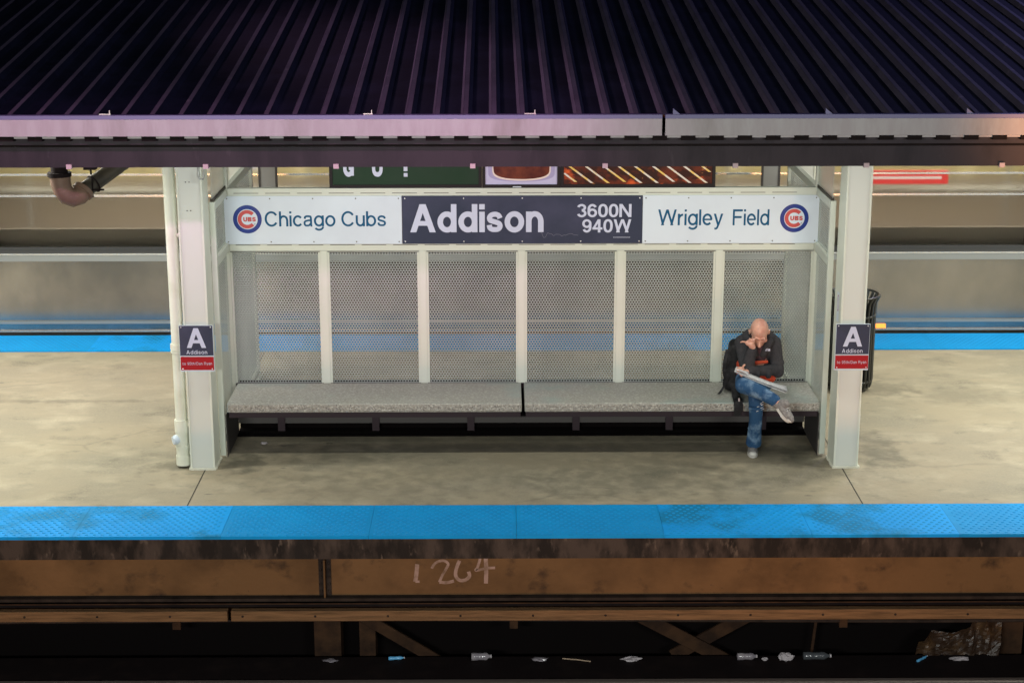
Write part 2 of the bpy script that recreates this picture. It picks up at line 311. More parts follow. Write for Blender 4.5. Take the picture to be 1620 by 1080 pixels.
# ---- grotesque sign lettering built from strokes (cap height 1)
def _arc(cx, cy, rx, ry, a0, a1, n=20):
    return [(cx + rx * math.cos(R(a0 + (a1 - a0) * k / n)), cy + ry * math.sin(R(a0 + (a1 - a0) * k / n))) for k in range(n + 1)]
def _spl(pts, n=8):
    P = [pts[0]] + list(pts) + [pts[-1]]; o = []
    for i in range(1, len(P) - 2):
        for k in range(n):
            t = k / n; a, b, c, d = P[i - 1], P[i], P[i + 1], P[i + 2]
            o.append(tuple(.5 * (2 * b[j] + (c[j] - a[j]) * t + (2 * a[j] - 5 * b[j] + 4 * c[j] - d[j]) * t * t + (3 * b[j] - a[j] - 3 * c[j] + d[j]) * t ** 3) for j in (0, 1)))
    return o + [pts[-1]]
def glyph(ch, w):
    """returns (advance width, [polygons], [(polyline, width)])"""
    h = w / 2; X = .73; Q = []; S = []; v = w * .88; hv = v / 2      # v: thickness of horizontals
    rect = lambda a, b, c, d: Q.append([(a, c), (b, c), (b, d), (a, d)])
    diag = lambda x0, x1, k, z0=0, z1=1: Q.append([(x0, z0), (x0 + k, z0), (x1 + k, z1), (x1, z1)])
    ro = .60 + w * .62
    if ch == 'A':
        W_ = .82 + w * .75; k = w * 1.10; diag(0, W_ / 2 - k / 2, k); Q.append([(W_ - k, 0), (W_, 0), (W_ / 2 + k / 2, 1), (W_ / 2 - k / 2, 1)])
        rect(W_ * .22, W_ * .78, .235, .235 + v * .9); return W_, Q, S
    if ch in 'dbqpg':
        cx = ro / 2; S.append((_arc(cx, X / 2, cx - h, X / 2 - hv + .008, 0, 360, 40), w))
        if ch == 'd': rect(ro - w, ro, 0, 1)
        if ch == 'b': rect(0, w, 0, 1)
        if ch == 'g':
            rect(ro - w, ro, 0.0, X); S.append((_arc(cx, -.02, cx - h, .27 - hv, 0, -155, 24), w * .95))
        return ro, Q, S
    if ch == 'o': return ro + .02, Q, [(_arc(ro / 2 + .01, X / 2, ro / 2 + .01 - h, X / 2 - hv + .012, 0, 360, 40), w)]
    if ch == 'c': return ro * .93, Q, [(_arc(ro / 2, X / 2, ro / 2 - h, X / 2 - hv + .012, 38, 322, 34), w)]
    if ch == 'e':
        rect(w * .5, ro - w * .25, X / 2 - hv * .8, X / 2 + hv * .8)
        return ro, Q, [(_arc(ro / 2, X / 2, ro / 2 - h, X / 2 - hv + .012, -3, 318, 38), w)]
    if ch in 'nhm':
        nw = .53 + w * .68; rect(0, w, 0, 1 if ch == 'h' else X)
        r = (nw - w) / 2 * 1.0; cx = nw - h - r
        S.append((_arc(cx, X - hv - .27 + .012, r, .27, 165, 0, 18) + [(nw - h, .0)], w)); return nw, Q, S
    if ch == 'u':
        nw = .53 + w * .68; rect(nw - w, nw, 0, X); r = (nw - w) / 2
        S.append(([(h, X)] + _arc(h + r, hv + .27 - .012, r, .27, 180, 345, 18), w)); return nw, Q, S
    if ch == 'i': rect(0, w, 0, X); rect(0, w, 1 - w * .9, 1); return w, Q, S
    if ch == 'l': rect(0, w, 0, 1); return w, Q, S
    if ch == 'r': rect(0, w, 0, X); S.append((_arc(.36, X - hv - .30, .36 - h, .30, 170, 88, 10), w)); return .36 + .02, Q, S
    if ch == 't': rect(w * .55, w * 1.55, .10, .94); rect(0, .40, X - v * .85, X); S.append((_spl([(w * 1.05, .16), (w * 1.2, .06), (w * 1.6, hv - .01), (.40, hv)]), v)); return .42, Q, S
    if ch == 's' or ch == 'S':
        H_ = X if ch == 's' else 1; W_ = (.53 + w * .42) if ch == 's' else (.70 + w * .5)
        q = [(1, .74), (.90, .90), (.70, .985), (.48, 1), (.22, .96), (.05, .84), (.02, .70), (.12, .59), (.36, .535), (.62, .48), (.90, .40), (1, .27), (.96, .12), (.78, .02), (.50, 0), (.24, .02), (.05, .12), (0, .30)]
        S.append((_spl([(h + a * (W_ - w), hv + b * (H_ - v)) for a, b in q], 6), w * .93)); return W_, Q, S
    if ch == 'a':
        W_ = .56 + w * .5
        S.append((_spl([(h + .02, X * .69), (h + .05, X * .86), (W_ * .33, X - hv + .005), (W_ * .52, X - hv + .012), (W_ - w * 1.0, X * .89), (W_ - w * .75, X * .70)], 7) + [(W_ - w * .75, X * .15), (W_ - w * .70, hv * .6), (W_ - w * .2, hv * .6)], w * .95))
        S.append((_spl([(W_ - w * 1.0, X * .56), (W_ * .45, X * .535), (h + .03, X * .44), (h, X * .26), (h + .05, X * .11), (W_ * .34, hv - .01), (W_ * .6, X * .10), (W_ - w * 1.0, X * .26)], 7), w * .9)); return W_, Q, S
    if ch == 'y':
        W_ = .60 + w * .4; k = w * 1.05; Q.append([(W_ / 2 - k * .5, .0), (W_ / 2 + k * .45, .0), (k, X), (0, X)]); Q.append([(W_ / 2 - k * .42, -.06), (W_ / 2 + k * .42, 0 - .02), (W_, X), (W_ - k, X)])
        S.append((_spl([(W_ / 2 + .0, .03), (W_ / 2 - .06, -.13), (W_ / 2 - .13, -.21), (.07, -.215)]), w * .9)); return W_, Q, S
    if ch == 'C': W_ = .86 + w * .5; return W_ * .97, Q, [(_arc(W_ / 2, .5, W_ / 2 - h, .5 - hv + .012, 33, 327, 40), w)]
    if ch == 'G':
        W_ = .86 + w * .5; rect(W_ * .52, W_ - .02, .40, .40 + v); rect(W_ - .02 - w, W_ - .02, .05, .40)
        return W_, Q, [(_arc(W_ / 2, .5, W_ / 2 - h, .5 - hv + .012, 36, 335, 40), w)]
    if ch in 'O0':
        W_ = (.90 + w * .5) if ch == 'O' else (.60 + w * .55); pts = []
        for k in range(49):
            t = 2 * math.pi * k / 48; e = 2 / 2.35; c, s_ = math.cos(t), math.sin(t)
            pts.append((W_ / 2 + (W_ / 2 - h) * math.copysign(abs(c) ** e, c), .5 + (.5 - hv + .01) * math.copysign(abs(s_) ** e, s_)))
        return W_, Q, [(pts, w)]
    if ch == 'F': rect(0, w, 0, 1); rect(w, .74, 1 - v, 1); rect(w, .67, .45, .45 + v); return .75, Q, S
    if ch == 'N': W_ = .80 + w * .45; rect(0, w, 0, 1); rect(W_ - w, W_, 0, 1); Q.append([(W_ - w * 1.15, 0), (W_ - .001, 0), (w * 1.15, 1), (.001, 1)]); return W_, Q, S
    if ch == 'W':
        W_ = 1.10 + w * 1.2; k = w * 1.02; q = W_ / 4
        for i, (a, b) in enumerate(((0, q - k * .25), (2 * q - k / 2, q - k * .75 + 0), (2 * q - k / 2, 3 * q - k * .25), (W_ - k, 3 * q - k * .75))):
            Q.append([(b, 0), (b + k, 0), (a + k, 1), (a, 1)])
        return W_, Q, S
    if ch == '4': W_ = .66 + w * .5; rect(W_ * .80 - w, W_ * .80, 0, 1); rect(0, W_, .22, .22 + v); Q.append([(0, .22 + v * .9), (0, .22 + v * 1.3 + .05), (W_ * .80 - w * 1.2, 1), (W_ * .80 - .002, 1)] if 0 else [(0, .22 + v * .5), (w * .95, .22 + v * .5), (W_ * .80 - w * .05, 1), (W_ * .80 - w * 1.1, 1)]); return W_, Q, S
    if ch == '3':
        W_ = .60 + w * .55
        S.append((_arc(W_ / 2 - .01, 1 - .27, W_ / 2 - h - .02, .27 - hv + .01, 168, -88, 22), w * .96))
        S.append((_arc(W_ / 2, .29, W_ / 2 - h, .29 - hv + .01, 88, -166, 24), w * .96)); return W_, Q, S
    if ch in '69':
        W_ = .60 + w * .55
        a = _arc(W_ / 2, .325, W_ / 2 - h, .325 - hv + .01, 0, 360, 36)
        b = _arc(W_ / 2, .62, W_ / 2 - h, .38 - hv + .01, 28, 180, 20) + [(h, .33)]
        if ch == '9': a = [(W_ - x, 1 - y) for x, y in a]; b = [(W_ - x, 1 - y) for x, y in b]
        return W_, Q, [(a, w * .96), (b, w * .98)]
    if ch == '5':
        W_ = .60 + w * .55; rect(w * .6, W_ - .03, 1 - v, 1); Q.append([(.03, .45), (.03 + w, .45), (w * 1.55, 1), (w * .6, 1)])
        S.append((_spl([(w * .9, .52), (W_ * .5, .62), (W_ - w * .8, .52), (W_ - h, .32), (W_ - w * .8, .12), (W_ * .48, hv - .01), (W_ * .2, .07), (h, .26)], 7), w * .92)); return W_, Q, S
    if ch == 'D': W_ = .84 + w * .5; rect(0, w, 0, 1); S.append(([(w, 1 - hv)] + _arc(W_ * .42, .5, W_ * .58 - h, .5 - hv, 90, -90, 26) + [(w, hv)], w * .95)); return W_, Q, S
    if ch in 'RB':
        W_ = .78 + w * .4; rect(0, w, 0, 1); S.append(([(w, 1 - hv)] + _arc(W_ - .27 - h * .6, .755, .25 - h * .3, .245 - hv, 90, -90, 18) + [(w, .51)], w * .92))
        if ch == 'B': S.append(([(w, .51)] + _arc(W_ - .27 - h * .3, .265, .27 - h * .5, .265 - hv, 90, -90, 18) + [(w, hv)], w * .92))
        else: S.append((_spl([(W_ * .55, .50), (W_ * .78, .40), (W_ - w * .75, .25), (W_ - w * .7, .05), (W_ - w * .55, .0)]), w * .92))
        return W_, Q, S
    if ch == 'U': W_ = .80 + w * .4; S.append(([(h, 1)] + _arc(W_ / 2, .36, W_ / 2 - h, .36 - hv, 180, 360, 24) + [(W_ - h, 1)], w)); return W_, Q, S
    if ch == '/': diag(0, .30, w * .9); return .30 + w * .9, Q, S
    return .30, Q, S
def text(name, body, x0, x1, z0, z1, y, mat, parent, wt=.19, gap=.10, space=.36, shear=0):
    """sign lettering fitted into x0..x1, z0..z1, facing -Y"""
    polys = []; x = 0
    for ch in body:
        if ch == ' ': x += space; continue
        W_, Q, S = glyph(ch, wt); lay = 0
        for q in Q: polys.append(([(a + x, b) for a, b in q], lay)); lay += 1
        for pts, w in S:
            n = len(pts); closed = math.dist(pts[0], pts[-1]) < 1e-6; L_, R_ = [], []
            for i in range(n):
                a = pts[i - 1] if i else (pts[-2] if closed else pts[0]); b = pts[i + 1] if i < n - 1 else (pts[1] if closed else pts[-1])
                d = math.hypot(b[0] - a[0], b[1] - a[1]) or 1; nx, ny = -(b[1] - a[1]) / d * w / 2, (b[0] - a[0]) / d * w / 2 * .9
                L_.append((pts[i][0] + nx + x, pts[i][1] + ny)); R_.append((pts[i][0] - nx + x, pts[i][1] - ny))
            for i in range(n - 1): polys.append(([R_[i], R_[i + 1], L_[i + 1], L_[i]], lay))
            lay += 1
        x += W_ + gap
    xs = [p[0] for q, _ in polys for p in q]; zs = [p[1] for q, _ in polys for p in q]
    a, b, c, d = min(xs), max(xs), min(zs), max(zs); mb = MB()
    for q, lay in polys:
        pp = [(x0 + (u - a) / (b - a) * (x1 - x0), y - lay * .00025, z0 + (v - c) / (d - c) * (z1 - z0)) for u, v in q]
        ar = sum(pp[i][0] * pp[(i + 1) % len(pp)][2] - pp[(i + 1) % len(pp)][0] * pp[i][2] for i in range(len(pp)))
        mb.add(pp if ar > 0 else pp[::-1], [tuple(range(len(pp)))])
    return mb.build(name, mat, parent)

def hexmesh(u0, u1, w0, w1, p=.0233, hole=.70):
    """perforated sheet in local x,z plane (hexagonal holes), clipped roughly to the rectangle"""
    mb = MB(); row = p * .866; R0 = p / math.sqrt(3)
    vi = {}
    nu = int((u1 - u0) / p) + 1; nw = int((w1 - w0) / row) + 1
    vs = []; fs = []
    def V(x, z):
        x = min(max(x, u0), u1); z = min(max(z, w0), w1)
        k = (round(x, 5), round(z, 5))
        if k not in vi: vi[k] = len(vs); vs.append((x, 0, z))
        return vi[k]
    for j in range(nw + 1):
        for i in range(nu + 1):
            cx = u0 + i * p + (p / 2 if j % 2 else 0); cz = w0 + j * row
            if cx - p / 2 > u1 or cz - R0 > w1: continue
            oc = []; ic = []
            for k in range(6):
                t = R(30 + 60 * k)
                oc.append(V(cx + R0 * math.cos(t), cz + R0 * math.sin(t)))
                ic.append(V(cx + R0 * hole * 1.08 * math.cos(t), cz + R0 * hole * math.sin(t)))
            for k in range(6):
                f = (oc[k], oc[(k + 1) % 6], ic[(k + 1) % 6], ic[k])
                if len(set(f)) >= 3:
                    g = []
                    for q in f:
                        if q not in g: g.append(q)
                    fs.append(tuple(g))
    mb.add(vs, fs); return mb

# ------------------------------------------------------------------ ground, tracks, platform
struct(MB().box(-150, 150, -120, 150, -5.3, -5.2).build('ground', m_ground))
XL, XR = -16, 16
pf = MB().box(XL, XR, -1.46, 4.18, -.17, 0)
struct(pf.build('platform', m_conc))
j = MB()
for x in (-7.72, -2.575, 2.56, 7.7): j.box(x - .004, x + .004, -.86, 3.58, .001, .0022)
struct(j.build('platform_joint', m_joint))
# tactile paving
def tactile(y0, y1, name):
    mb = MB(); x = -13.99; k = 0
    while x < 14:
        worn = k in (9, 10, 14, 15)
        mb.box(x + .001, x + 1.069, y0, y1, -.012, .012, 1 if worn else 0); 
        x += 1.07; k += 1
    dy = .0405; dx = .058; nj = int((y1 - y0 - .05) / dy)
    if y0 < 0: xr = (-6.5, 6.5)
    else: xr = (-6, 6.5)
    nx = int((xr[1] - xr[0]) / dx)
    for jn in range(nj + 1):
        for i in range(nx):
            cx = xr[0] + i * dx + (dx / 2 if jn % 2 else 0); cy = y0 + .035 + jn * dy
            if (cx + 13.99) % 1.07 < .03 or (cx + 13.99) % 1.07 > 1.04: continue
            vs = [(cx + .0145 * math.cos(t), cy + .012 * math.sin(t), .0121) for t in [R(45 * q) for q in range(8)]]
            vs += [(cx + .009 * math.cos(t), cy + .0075 * math.sin(t), .0165) for t in [R(45 * q) for q in range(8)]]
            fs = [(q, (q + 1) % 8, (q + 1) % 8 + 8, q + 8) for q in range(8)] + [tuple(range(8, 16))]
            mb.add(vs, fs, 2)
    o = mb.build(name, [m_blue, m_blue_worn, m_dome]); return struct(o)
tactile(-1.49, -.86, 'tactile_strip_near'); tactile(3.60, 4.205, 'tactile_strip_far')

# concrete face, girder, timber and bracing under the near edge
struct(MB().box(XL, XR, -1.475, -1.461, -.172, -.0125).build('platform_edge_face', m_fascia_c))
gd = thing('platform_girder', (0, -1.42, -.4), 'long brown painted plate girder under the blue platform edge', 'girder')
MB().box(XL, XR, -1.44, -1.42, -.468, -.173).build('web', m_web, gd)
fl = MB().box(XL, XR, -1.50, -1.30, -.492, -.469).build('bottom_flange', m_webdark, gd)
MB().box(XL, XR, -1.508, -1.5005, -.512, -.504).build('conduit', m_rusty, gd)
sx = -1.478
MB().box(sx - .006, sx + .006, -1.495, -1.4405, -.467, -.175).build('stiffener', m_web, gd)
MB().box(sx - .045, sx - .008, -1.449, -1.4405, -.467, -.175).box(sx + .008, sx + .045, -1.449, -1.4405, -.467, -.175).build('stiffener_angle', m_webdark, gd)
for q in range(5):
    for sgn in (-1, 1):
        MB().ell((sx + sgn * .03, -1.451, -.21 - q * .055), (.011, .009, .011), n=10, m=6).build('rivet', m_webdark, gd)
# chalked number on the web (strokes as thin ribbons)
def ribbon(mb, pts, w, y):
    pts = _spl(pts, 6) if len(pts) > 2 else list(pts); n = len(pts); L_, R_ = [], []
    for i in range(n):
        a, b = pts[max(i - 1, 0)], pts[min(i + 1, n - 1)]; d = math.hypot(b[0] - a[0], b[1] - a[1]) or 1
        nx, nz = -(b[1] - a[1]) / d * w / 2, (b[0] - a[0]) / d * w / 2
        L_.append((pts[i][0] + nx, y, pts[i][1] + nz)); R_.append((pts[i][0] - nx, y, pts[i][1] - nz))
    mb.add(R_ + L_, [(i, i + 1, n + i + 1, n + i) for i in range(n - 1)])
Yc = -1.4415
def P(u, v): return (-.821 + (u / 3 - 117) * .00463, -.372 - (v / 3 - 140) * .0049)
for strokes in (
    [([P(362, 332), P(358, 375), P(352, 415)], .030), ([P(352, 415), P(372, 415)], .018)],
    [([P(430, 352), P(450, 325), P(485, 315), P(508, 330), P(498, 355), P(480, 385), P(466, 418)], .020), ([P(466, 418), P(500, 420), P(535, 412)], .024)],
    [([P(562, 315), P(548, 350), P(543, 385), P(560, 408), P(588, 408), P(608, 390), P(604, 368)], .026)],
    [([P(660, 305), P(648, 345), P(640, 362), P(690, 352), P(730, 350)], .020), ([P(686, 305), P(688, 360), P(686, 425)], .030)]):
    ck = MB()
    for q, (pts, w) in enumerate(strokes): ribbon(ck, pts, w, Yc - .0005 * q)
    ck.build('chalk_digit', m_chalk, gd)
for (x0, x1, lab, y) in ((-9, -2.19, 'brown timber guard board under the girder, left of its joint', -1.52), (-2.165, 9, 'long brown timber guard board under the girder, right of the joint', -1.52)):
    tb = tag(MB().box(x0, x1, y, y + .06, -.640, -.560).build('guard_board', m_wood, bevel=.004), lab, 'board', 'timber guard boards')
bolts = [x * .53 - 4.2 for x in range(17)]
for x in bolts:
    par = [o for o in bpy.data.objects if o.name.startswith('guard_board')]
    pr = par[0] if x < -2.18 else par[1]
    MB().ell((x, -1.522, -.60), (.009, .005, .009), n=8, m=5).build('bolt', m_webdark, pr)
# bracing: a truss panel below
def bar(a, b, w, th, mat, name, parent=None):
    a = Vector(a); b = Vector(b); d = (b - a).normalized(); n = Vector((0, 1, 0)).cross(d) * w / 2; t = Vector((0, th / 2, 0))
    vs = [a - n - t, a + n - t, a + n + t, a - n + t, b - n - t, b + n - t, b + n + t, b - n + t]
    return MB().add(vs, [(0, 1, 2, 3), (7, 6, 5, 4), (0, 4, 5, 1), (1, 5, 6, 2), (2, 6, 7, 3), (3, 7, 4, 0)]).build(name, mat, parent)
tr = thing('steel_truss', (0, -1.2, -1), 'rusty cross braced steelwork in the dark gap below the platform', 'steelwork')
bar((-1.35, -1.22, -.66), (-.62, -1.22, -1.13), .085, .02, m_rusty, 'brace', tr)
bar((.78, -1.22, -.70), (1.56, -1.22, -1.13), .10, .02, m_rusty, 'brace', tr)
bar((1.82, -1.19, -.66), (1.10, -1.19, -1.08), .10, .02, m_rusty, 'brace', tr)
bar((-3.9, -1.19, -.62), (-5.0, -1.19, -1.08), .10, .02, m_rusty, 'brace', tr)
for x, w in ((-1.5, .20), (-1.20, .12), (3.66, .16), (-6, .2)):
    MB().box(x - w / 2, x + w / 2, -1.20, -1.0, -5.2, -.62).build('post', m_rusty, tr)
MB().box(XL, XR, -1.30, -1.24, -.66, -.60).build('upper_chord', m_black, tr)
for x in (-4.6, 0.2, 5.0):
    pass
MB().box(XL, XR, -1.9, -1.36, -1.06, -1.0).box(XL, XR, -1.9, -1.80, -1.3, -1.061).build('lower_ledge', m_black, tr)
struct(MB().box(XL, XR, -1.0, -.9, -5.2, -.5).build('void_shade_sheet', m_dark))  # near-black sheet standing in for the shade of the open void
MB().tube([(-9, -1.33, -.70), (-5, -1.33, -.73), (-1, -1.33, -.71), (3, -1.33, -.74), (9, -1.33, -.70)], .014, 8).build('cable', m_webdark, tr)
for xk in (-4.4, -2.6, -.1, 2.35): MB().box(xk - .03, xk + .03, -1.35, -1.31, -.78, -.62).build('cable_hanger', m_rusty, tr)
bar((2.2, -1.15, -.62), (2.14, -1.15, -1.3), .02, .02, m_rusty, 'rod', tr)
# near track
rl = thing('track_rail', (0, -1.86, -.98), 'pale rail head running along the bottom edge of the picture', 'rail')
MB().box(XL, XR, -1.888, -1.818, -1.000, -.962).build('rail_head', m_rail, rl)
MB().box(XL, XR, -1.86, -1.84, -1.12, -1.0005).box(XL, XR, -1.92, -1.78, -1.14, -1.1205).build('rail_web', m_rusty, rl)
rl2 = tag(MB().box(XL, XR, -3.36, -3.29, -1.0, -.962).box(XL, XR, -3.335, -3.315, -1.12, -1.0005).box(XL, XR, -3.4, -3.25, -1.14, -1.1205).build('track_rail', m_rusty), 'second rail of the near track, out of the picture below', 'rail')
struct(MB().box(XL, XR, -5.2, -1.93, -1.6, -1.35).build('track_bed', m_black))
ti = MB()
for k in range(50): ti.box(-15 + k * .6, -15 + k * .6 + .2, -4.2, -1.7 - .25, -1.3, -1.141)
struct(ti.build('track_ties', m_black))

# ------------------------------------------------------------------ litter on the ledge and floor
def litter_bottle(x, y, ang, L, r, mat, label, cat='bottle', z=-1.0):
    b = thing('plastic_bottle', (x, y, z), label, cat)
    d = Vector((math.cos(ang), math.sin(ang), 0)); c = Vector((x, y, z + r))
    prof = [(-.5, .75), (-.48, 1), (-.2, 1), (-.17, .92), (.1, .92), (.13, 1), (.25, .98), (.38, .45), (.44, .4)]
    MB().tube([c + d * L * a for a, _ in prof], [r * q for _, q in prof], 12).build('bottle_body', mat, b)
    MB().tube([c + d * L * .445, c + d * L * .5], r * .46, 10).build('cap', m_wrap, b)
    return b
def crumple(name, x, y, z, r, mat, label, cat, seed, flat=.6, sx_=1.3):
    rnd = random.Random(seed); mb = MB(); vs = []; fs = []; n, m = 12, 7
    for i in range(m + 1):
        ph = math.pi * i / m
        for k in range(n):
            t = 2 * math.pi * k / n; q = r * rnd.uniform(.6, 1.15)
            vs.append((x + q * sx_ * math.sin(ph) * math.cos(t), y + q * math.sin(ph) * math.sin(t), max(z + .001, z + r * flat + q * flat * math.cos(ph))))
    for i in range(m):
        for k in range(n):
            a = i * n + k; b = i * n + (k + 1) % n; fs.append((a, a + n, b + n, b))
    mb.add(vs, fs); return tag(mb.build(name, mat), label, cat)
litter_bottle(-.34, -1.42, .05, .15, .029, m_bottle, 'pinkish crushed drinks can lying in the dark gap near the picture centre', 'can')
litter_bottle(1.63, -1.43, .04, .15, .027, m_bottle, 'short clear plastic bottle lying left of the crumpled white cup', 'bottle')
litter_bottle(2.15, -1.43, 0.0, .21, .030, m_bottleb, 'dark plastic bottle with pale cap lying right of the crumpled white cup', 'bottle')
litter_bottle(-.97, -1.41, 0.1, .12, .014, m_bluep, 'small pale blue plastic tube lying on the ledge', 'tube')
litter_bottle(2.93, -1.44, .75, .13, .010, m_bluep, 'thin bluish plastic stick leaning beside the brown plastic sheet', 'stick')
crumple('crumpled_cup', 1.92, -1.44, -1.0, .048, m_wrap, 'crumpled white cup lying between two plastic bottles', 'cup', 3)
crumple('crumpled_wrapper', .77, -1.44, -1.0, .042, m_wrap, 'crumpled pale wrapper lying alone right of the pale stick', 'wrapper', 4, .35, 1.9)
crumple('crumpled_wrapper', .09, -1.43, -1.0, .032, m_bottle, 'small glinting foil scrap lying left of the pale stick', 'wrapper', 5, .3, 2.2)
crumple('crumpled_wrapper', 3.20, -1.45, -1.0, .035, m_wrap, 'glinting pink wrapper lying on the brown plastic sheet', 'wrapper', 6, .35, 2.2)
crumple('crumpled_wrapper', -1.46, -1.43, -1.0, .03, m_bottle, 'faint flat foil scrap at the foot of the dark post', 'wrapper', 9, .25, 2.0)
crumple('crumpled_wrapper', 1.76, -1.44, -1.0, .022, m_wrap, 'tiny white scrap between the short bottle and the crumpled cup', 'wrapper', 10, .5, 1.2)
tag(MB().tube([(.26, -1.43, -.985), (.37, -1.44, -.99), (.47, -1.46, -.995)], .005, 6).build('stick', m_twig), 'thin pale stick lying on the dark ledge', 'stick')
# crumpled plastic sheet at right
rnd = random.Random(5); mb = MB(); vs = []; fs = []
nx_, nz_ = 26, 14
for i in range(nx_ + 1):
    for k in range(nz_ + 1):
        u = i / nx_; v = k / nz_
        h = min(1, .30 + u * .9 + .12 * math.sin(u * 11)) * .27
        vs.append((2.90 + u * .62 + .04 * v, -1.36 + .05 * math.sin(u * 17 + v * 3 + 2 * math.sin(u * 9)) * (.3 + .5 * v) + rnd.uniform(-.008, .008) + .06 * v, -1.0 + v * h + rnd.uniform(-.006, .006)))
for i in range(nx_):
    for k in range(nz_):
        a = i * (nz_ + 1) + k; fs.append((a, a + nz_ + 1, a + nz_ + 2, a + 1))
mb.add(vs, fs); tag(mb.build('plastic_sheet', m_tarp, solid=.002), 'crumpled brown plastic sheet hanging in the gap at lower right', 'plastic sheet')
crumple('paper_scrap', -2.19, .65, 0.0, .025, m_wrap, 'small crumpled white paper scrap on the floor before the bench', 'paper', 12, .35, 1.3)
crumple('dry_leaf', -1.64, .65, 0.0, .022, m_leaf, 'small dark dry leaf on the floor before the bench', 'leaf', 13, .2, 1.4)

# ------------------------------------------------------------------ canopy
cn = thing('canopy_roof', (0, 1.2, 3), 'dark ribbed metal canopy roof over the platform with pink lit fascia', 'canopy roof')
slope = .131; yE, yB = -1.08, 4.25
ang = R(-.5)
prof = []                                           # one rib pitch of .2: pan, left flank, top, right flank
mb = MB(); x = -9.19; nR = 92
for k in range(nR):
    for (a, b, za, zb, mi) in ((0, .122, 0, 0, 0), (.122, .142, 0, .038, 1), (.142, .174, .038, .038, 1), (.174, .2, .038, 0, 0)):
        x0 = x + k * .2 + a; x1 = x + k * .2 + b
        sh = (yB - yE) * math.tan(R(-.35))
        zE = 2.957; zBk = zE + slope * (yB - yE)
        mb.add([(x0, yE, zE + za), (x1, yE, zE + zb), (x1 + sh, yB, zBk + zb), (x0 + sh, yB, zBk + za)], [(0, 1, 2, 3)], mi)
mb.build('roof_deck', [m_roof, m_rooflit], cn, solid=-.003)
# closures of rib ends seen under the fascia
mb = MB()
for k in range(nR):
    xx = x + k * .2
    mb.box(xx + .075, xx + .175, -1.066, -.96, 2.812, 2.8525) if k % 1 == 0 else None
mb.build('rib_end', m_black, cn)
for (a, b) in ((-12, .944), (.966, 12)):
    MB().box(a, b, -1.12, -1.108, 2.853, 2.972).box(a, b, -1.1079, -1.02, 2.853, 2.861).build('fascia', m_fas, cn, bevel=.002)
    MB().box(a, b, -1.121, -1.06, 2.9725, 3.000).build('fascia_flange', m_fastop, cn)
MB().box(-12, 12, -1.0, -.94, 2.778, 2.821).build('purlin', m_girder, cn)
MB().box(-12, 12, -.936, -.90, 2.752, 2.955).build('light_stop_strip', m_black, cn)  # added strip that blocks the tube lights from showing through the gaps
MB().box(-12, 12, -1.052, -1.046, 2.829, 2.8528).build('deck_lip', m_fas, cn)
MB().box(-12, 12, -.93, -.80, 2.735, 2.750).box(-12, 12, -.90, -.888, 2.600, 2.7345).box(-12, 12, -.8875, -.80, 2.600, 2.612).build('eave_girder', m_girder, cn)
for i, xx in enumerate((-4.25, -3.274, -2.298, -1.366, -.388, .560, 1.494, 2.434, 3.407, 4.36)):
    MB().box(xx - .019, xx + .019, -.925, -.885, 2.592, 2.625).build('clip', m_clip, cn)
for yb in (.0, 2.55):
    MB().box(-12, 12, yb + .02, yb + .22, 2.78 + slope * (yb + .9), 2.90 + slope * (yb + .9)).build('longitudinal_beam', m_girder, cn)
for xb in (-7.8, -2.594, 2.587, 7.8):
    z0 = 2.62
    mb = MB(); vs = []
    for (yy, za, zb) in ((-.86, 2.62, 2.80), (4.1, 2.62 + slope * 4.96, 2.80 + slope * 4.96)):
        vs += [(xb - .06, yy, za), (xb + .06, yy, za), (xb + .06, yy, zb), (xb - .06, yy, zb)]
    mb.add(vs, [(0, 1, 2, 3), (7, 6, 5, 4), (0, 4, 5, 1), (1, 5, 6, 2), (2, 6, 7, 3), (3, 7, 4, 0)]).build('rafter', m_girder, cn)
# debris and brackets on the roof edge
for xx, sc_ in ((-3.0, 1), (-1.15, .8), (-.02, 1)):
    MB().box(xx, xx + .08 * sc_, -1.075, -1.06, 3.0005, 3.006).box(xx + .07 * sc_, xx + .076 * sc_, -1.075, -1.065, 3.0065, 3.03).build('loose_bracket', m_rail, cn)
for xx in (1.02, 2.09, 3.08):
    MB().add([(xx, -1.10, 3.0005), (xx + .05, -1.10, 3.0005), (xx, -1.10, 3.04), (xx, -1.07, 3.0005), (xx + .05, -1.07, 3.0005), (xx, -1.07, 3.04)], [(0, 1, 2), (5, 4, 3), (0, 3, 4, 1), (1, 4, 5, 2), (2, 5, 3, 0)]).build('gusset', m_fastop, cn)

# lights under the canopy, above the girder and out of the camera's view
LIGHTS = [(x, y) for y in (-.45, 1.45, 3.3) for x in (-6.6, -4.35, 4.35, 6.6)] + [(-1.35, -.40), (1.35, -.40)]
for i, (xx, yy) in enumerate(LIGHTS):
    zz = 2.70 + slope * (yy + .9)
    row = {-.45: 'front row near the platform edge', 1.45: 'middle row beside the shelter', 3.3: 'rear row beside the train', -.40: 'pair right before the shelter front'}[yy]
    lf = thing('canopy_light', (xx, yy, zz), 'fluorescent light fixture under the canopy, ' + row, 'light', 'fluorescent lights under the canopy ' + row.split()[0])
    MB().box(xx - .62, xx + .62, yy - .05, yy + .05, zz + .012, zz + .06).build('housing', m_house, lf)
    MB().tube([(xx - .6, yy, zz), (xx + .6, yy, zz)], .013, 8).build('tube', m_tube, lf)
    pw = {-.45: 58, 1.45: 66, 3.3: 46, -.40: 20}[yy]
    lo = lamp('tube_light', 'AREA', (xx, yy, zz - .02), (1, .985, .885), pw, 1.15, .06)
    lo.parent = lf; lo.matrix_parent_inverse = Matrix.Translation(lf.location).inverted()

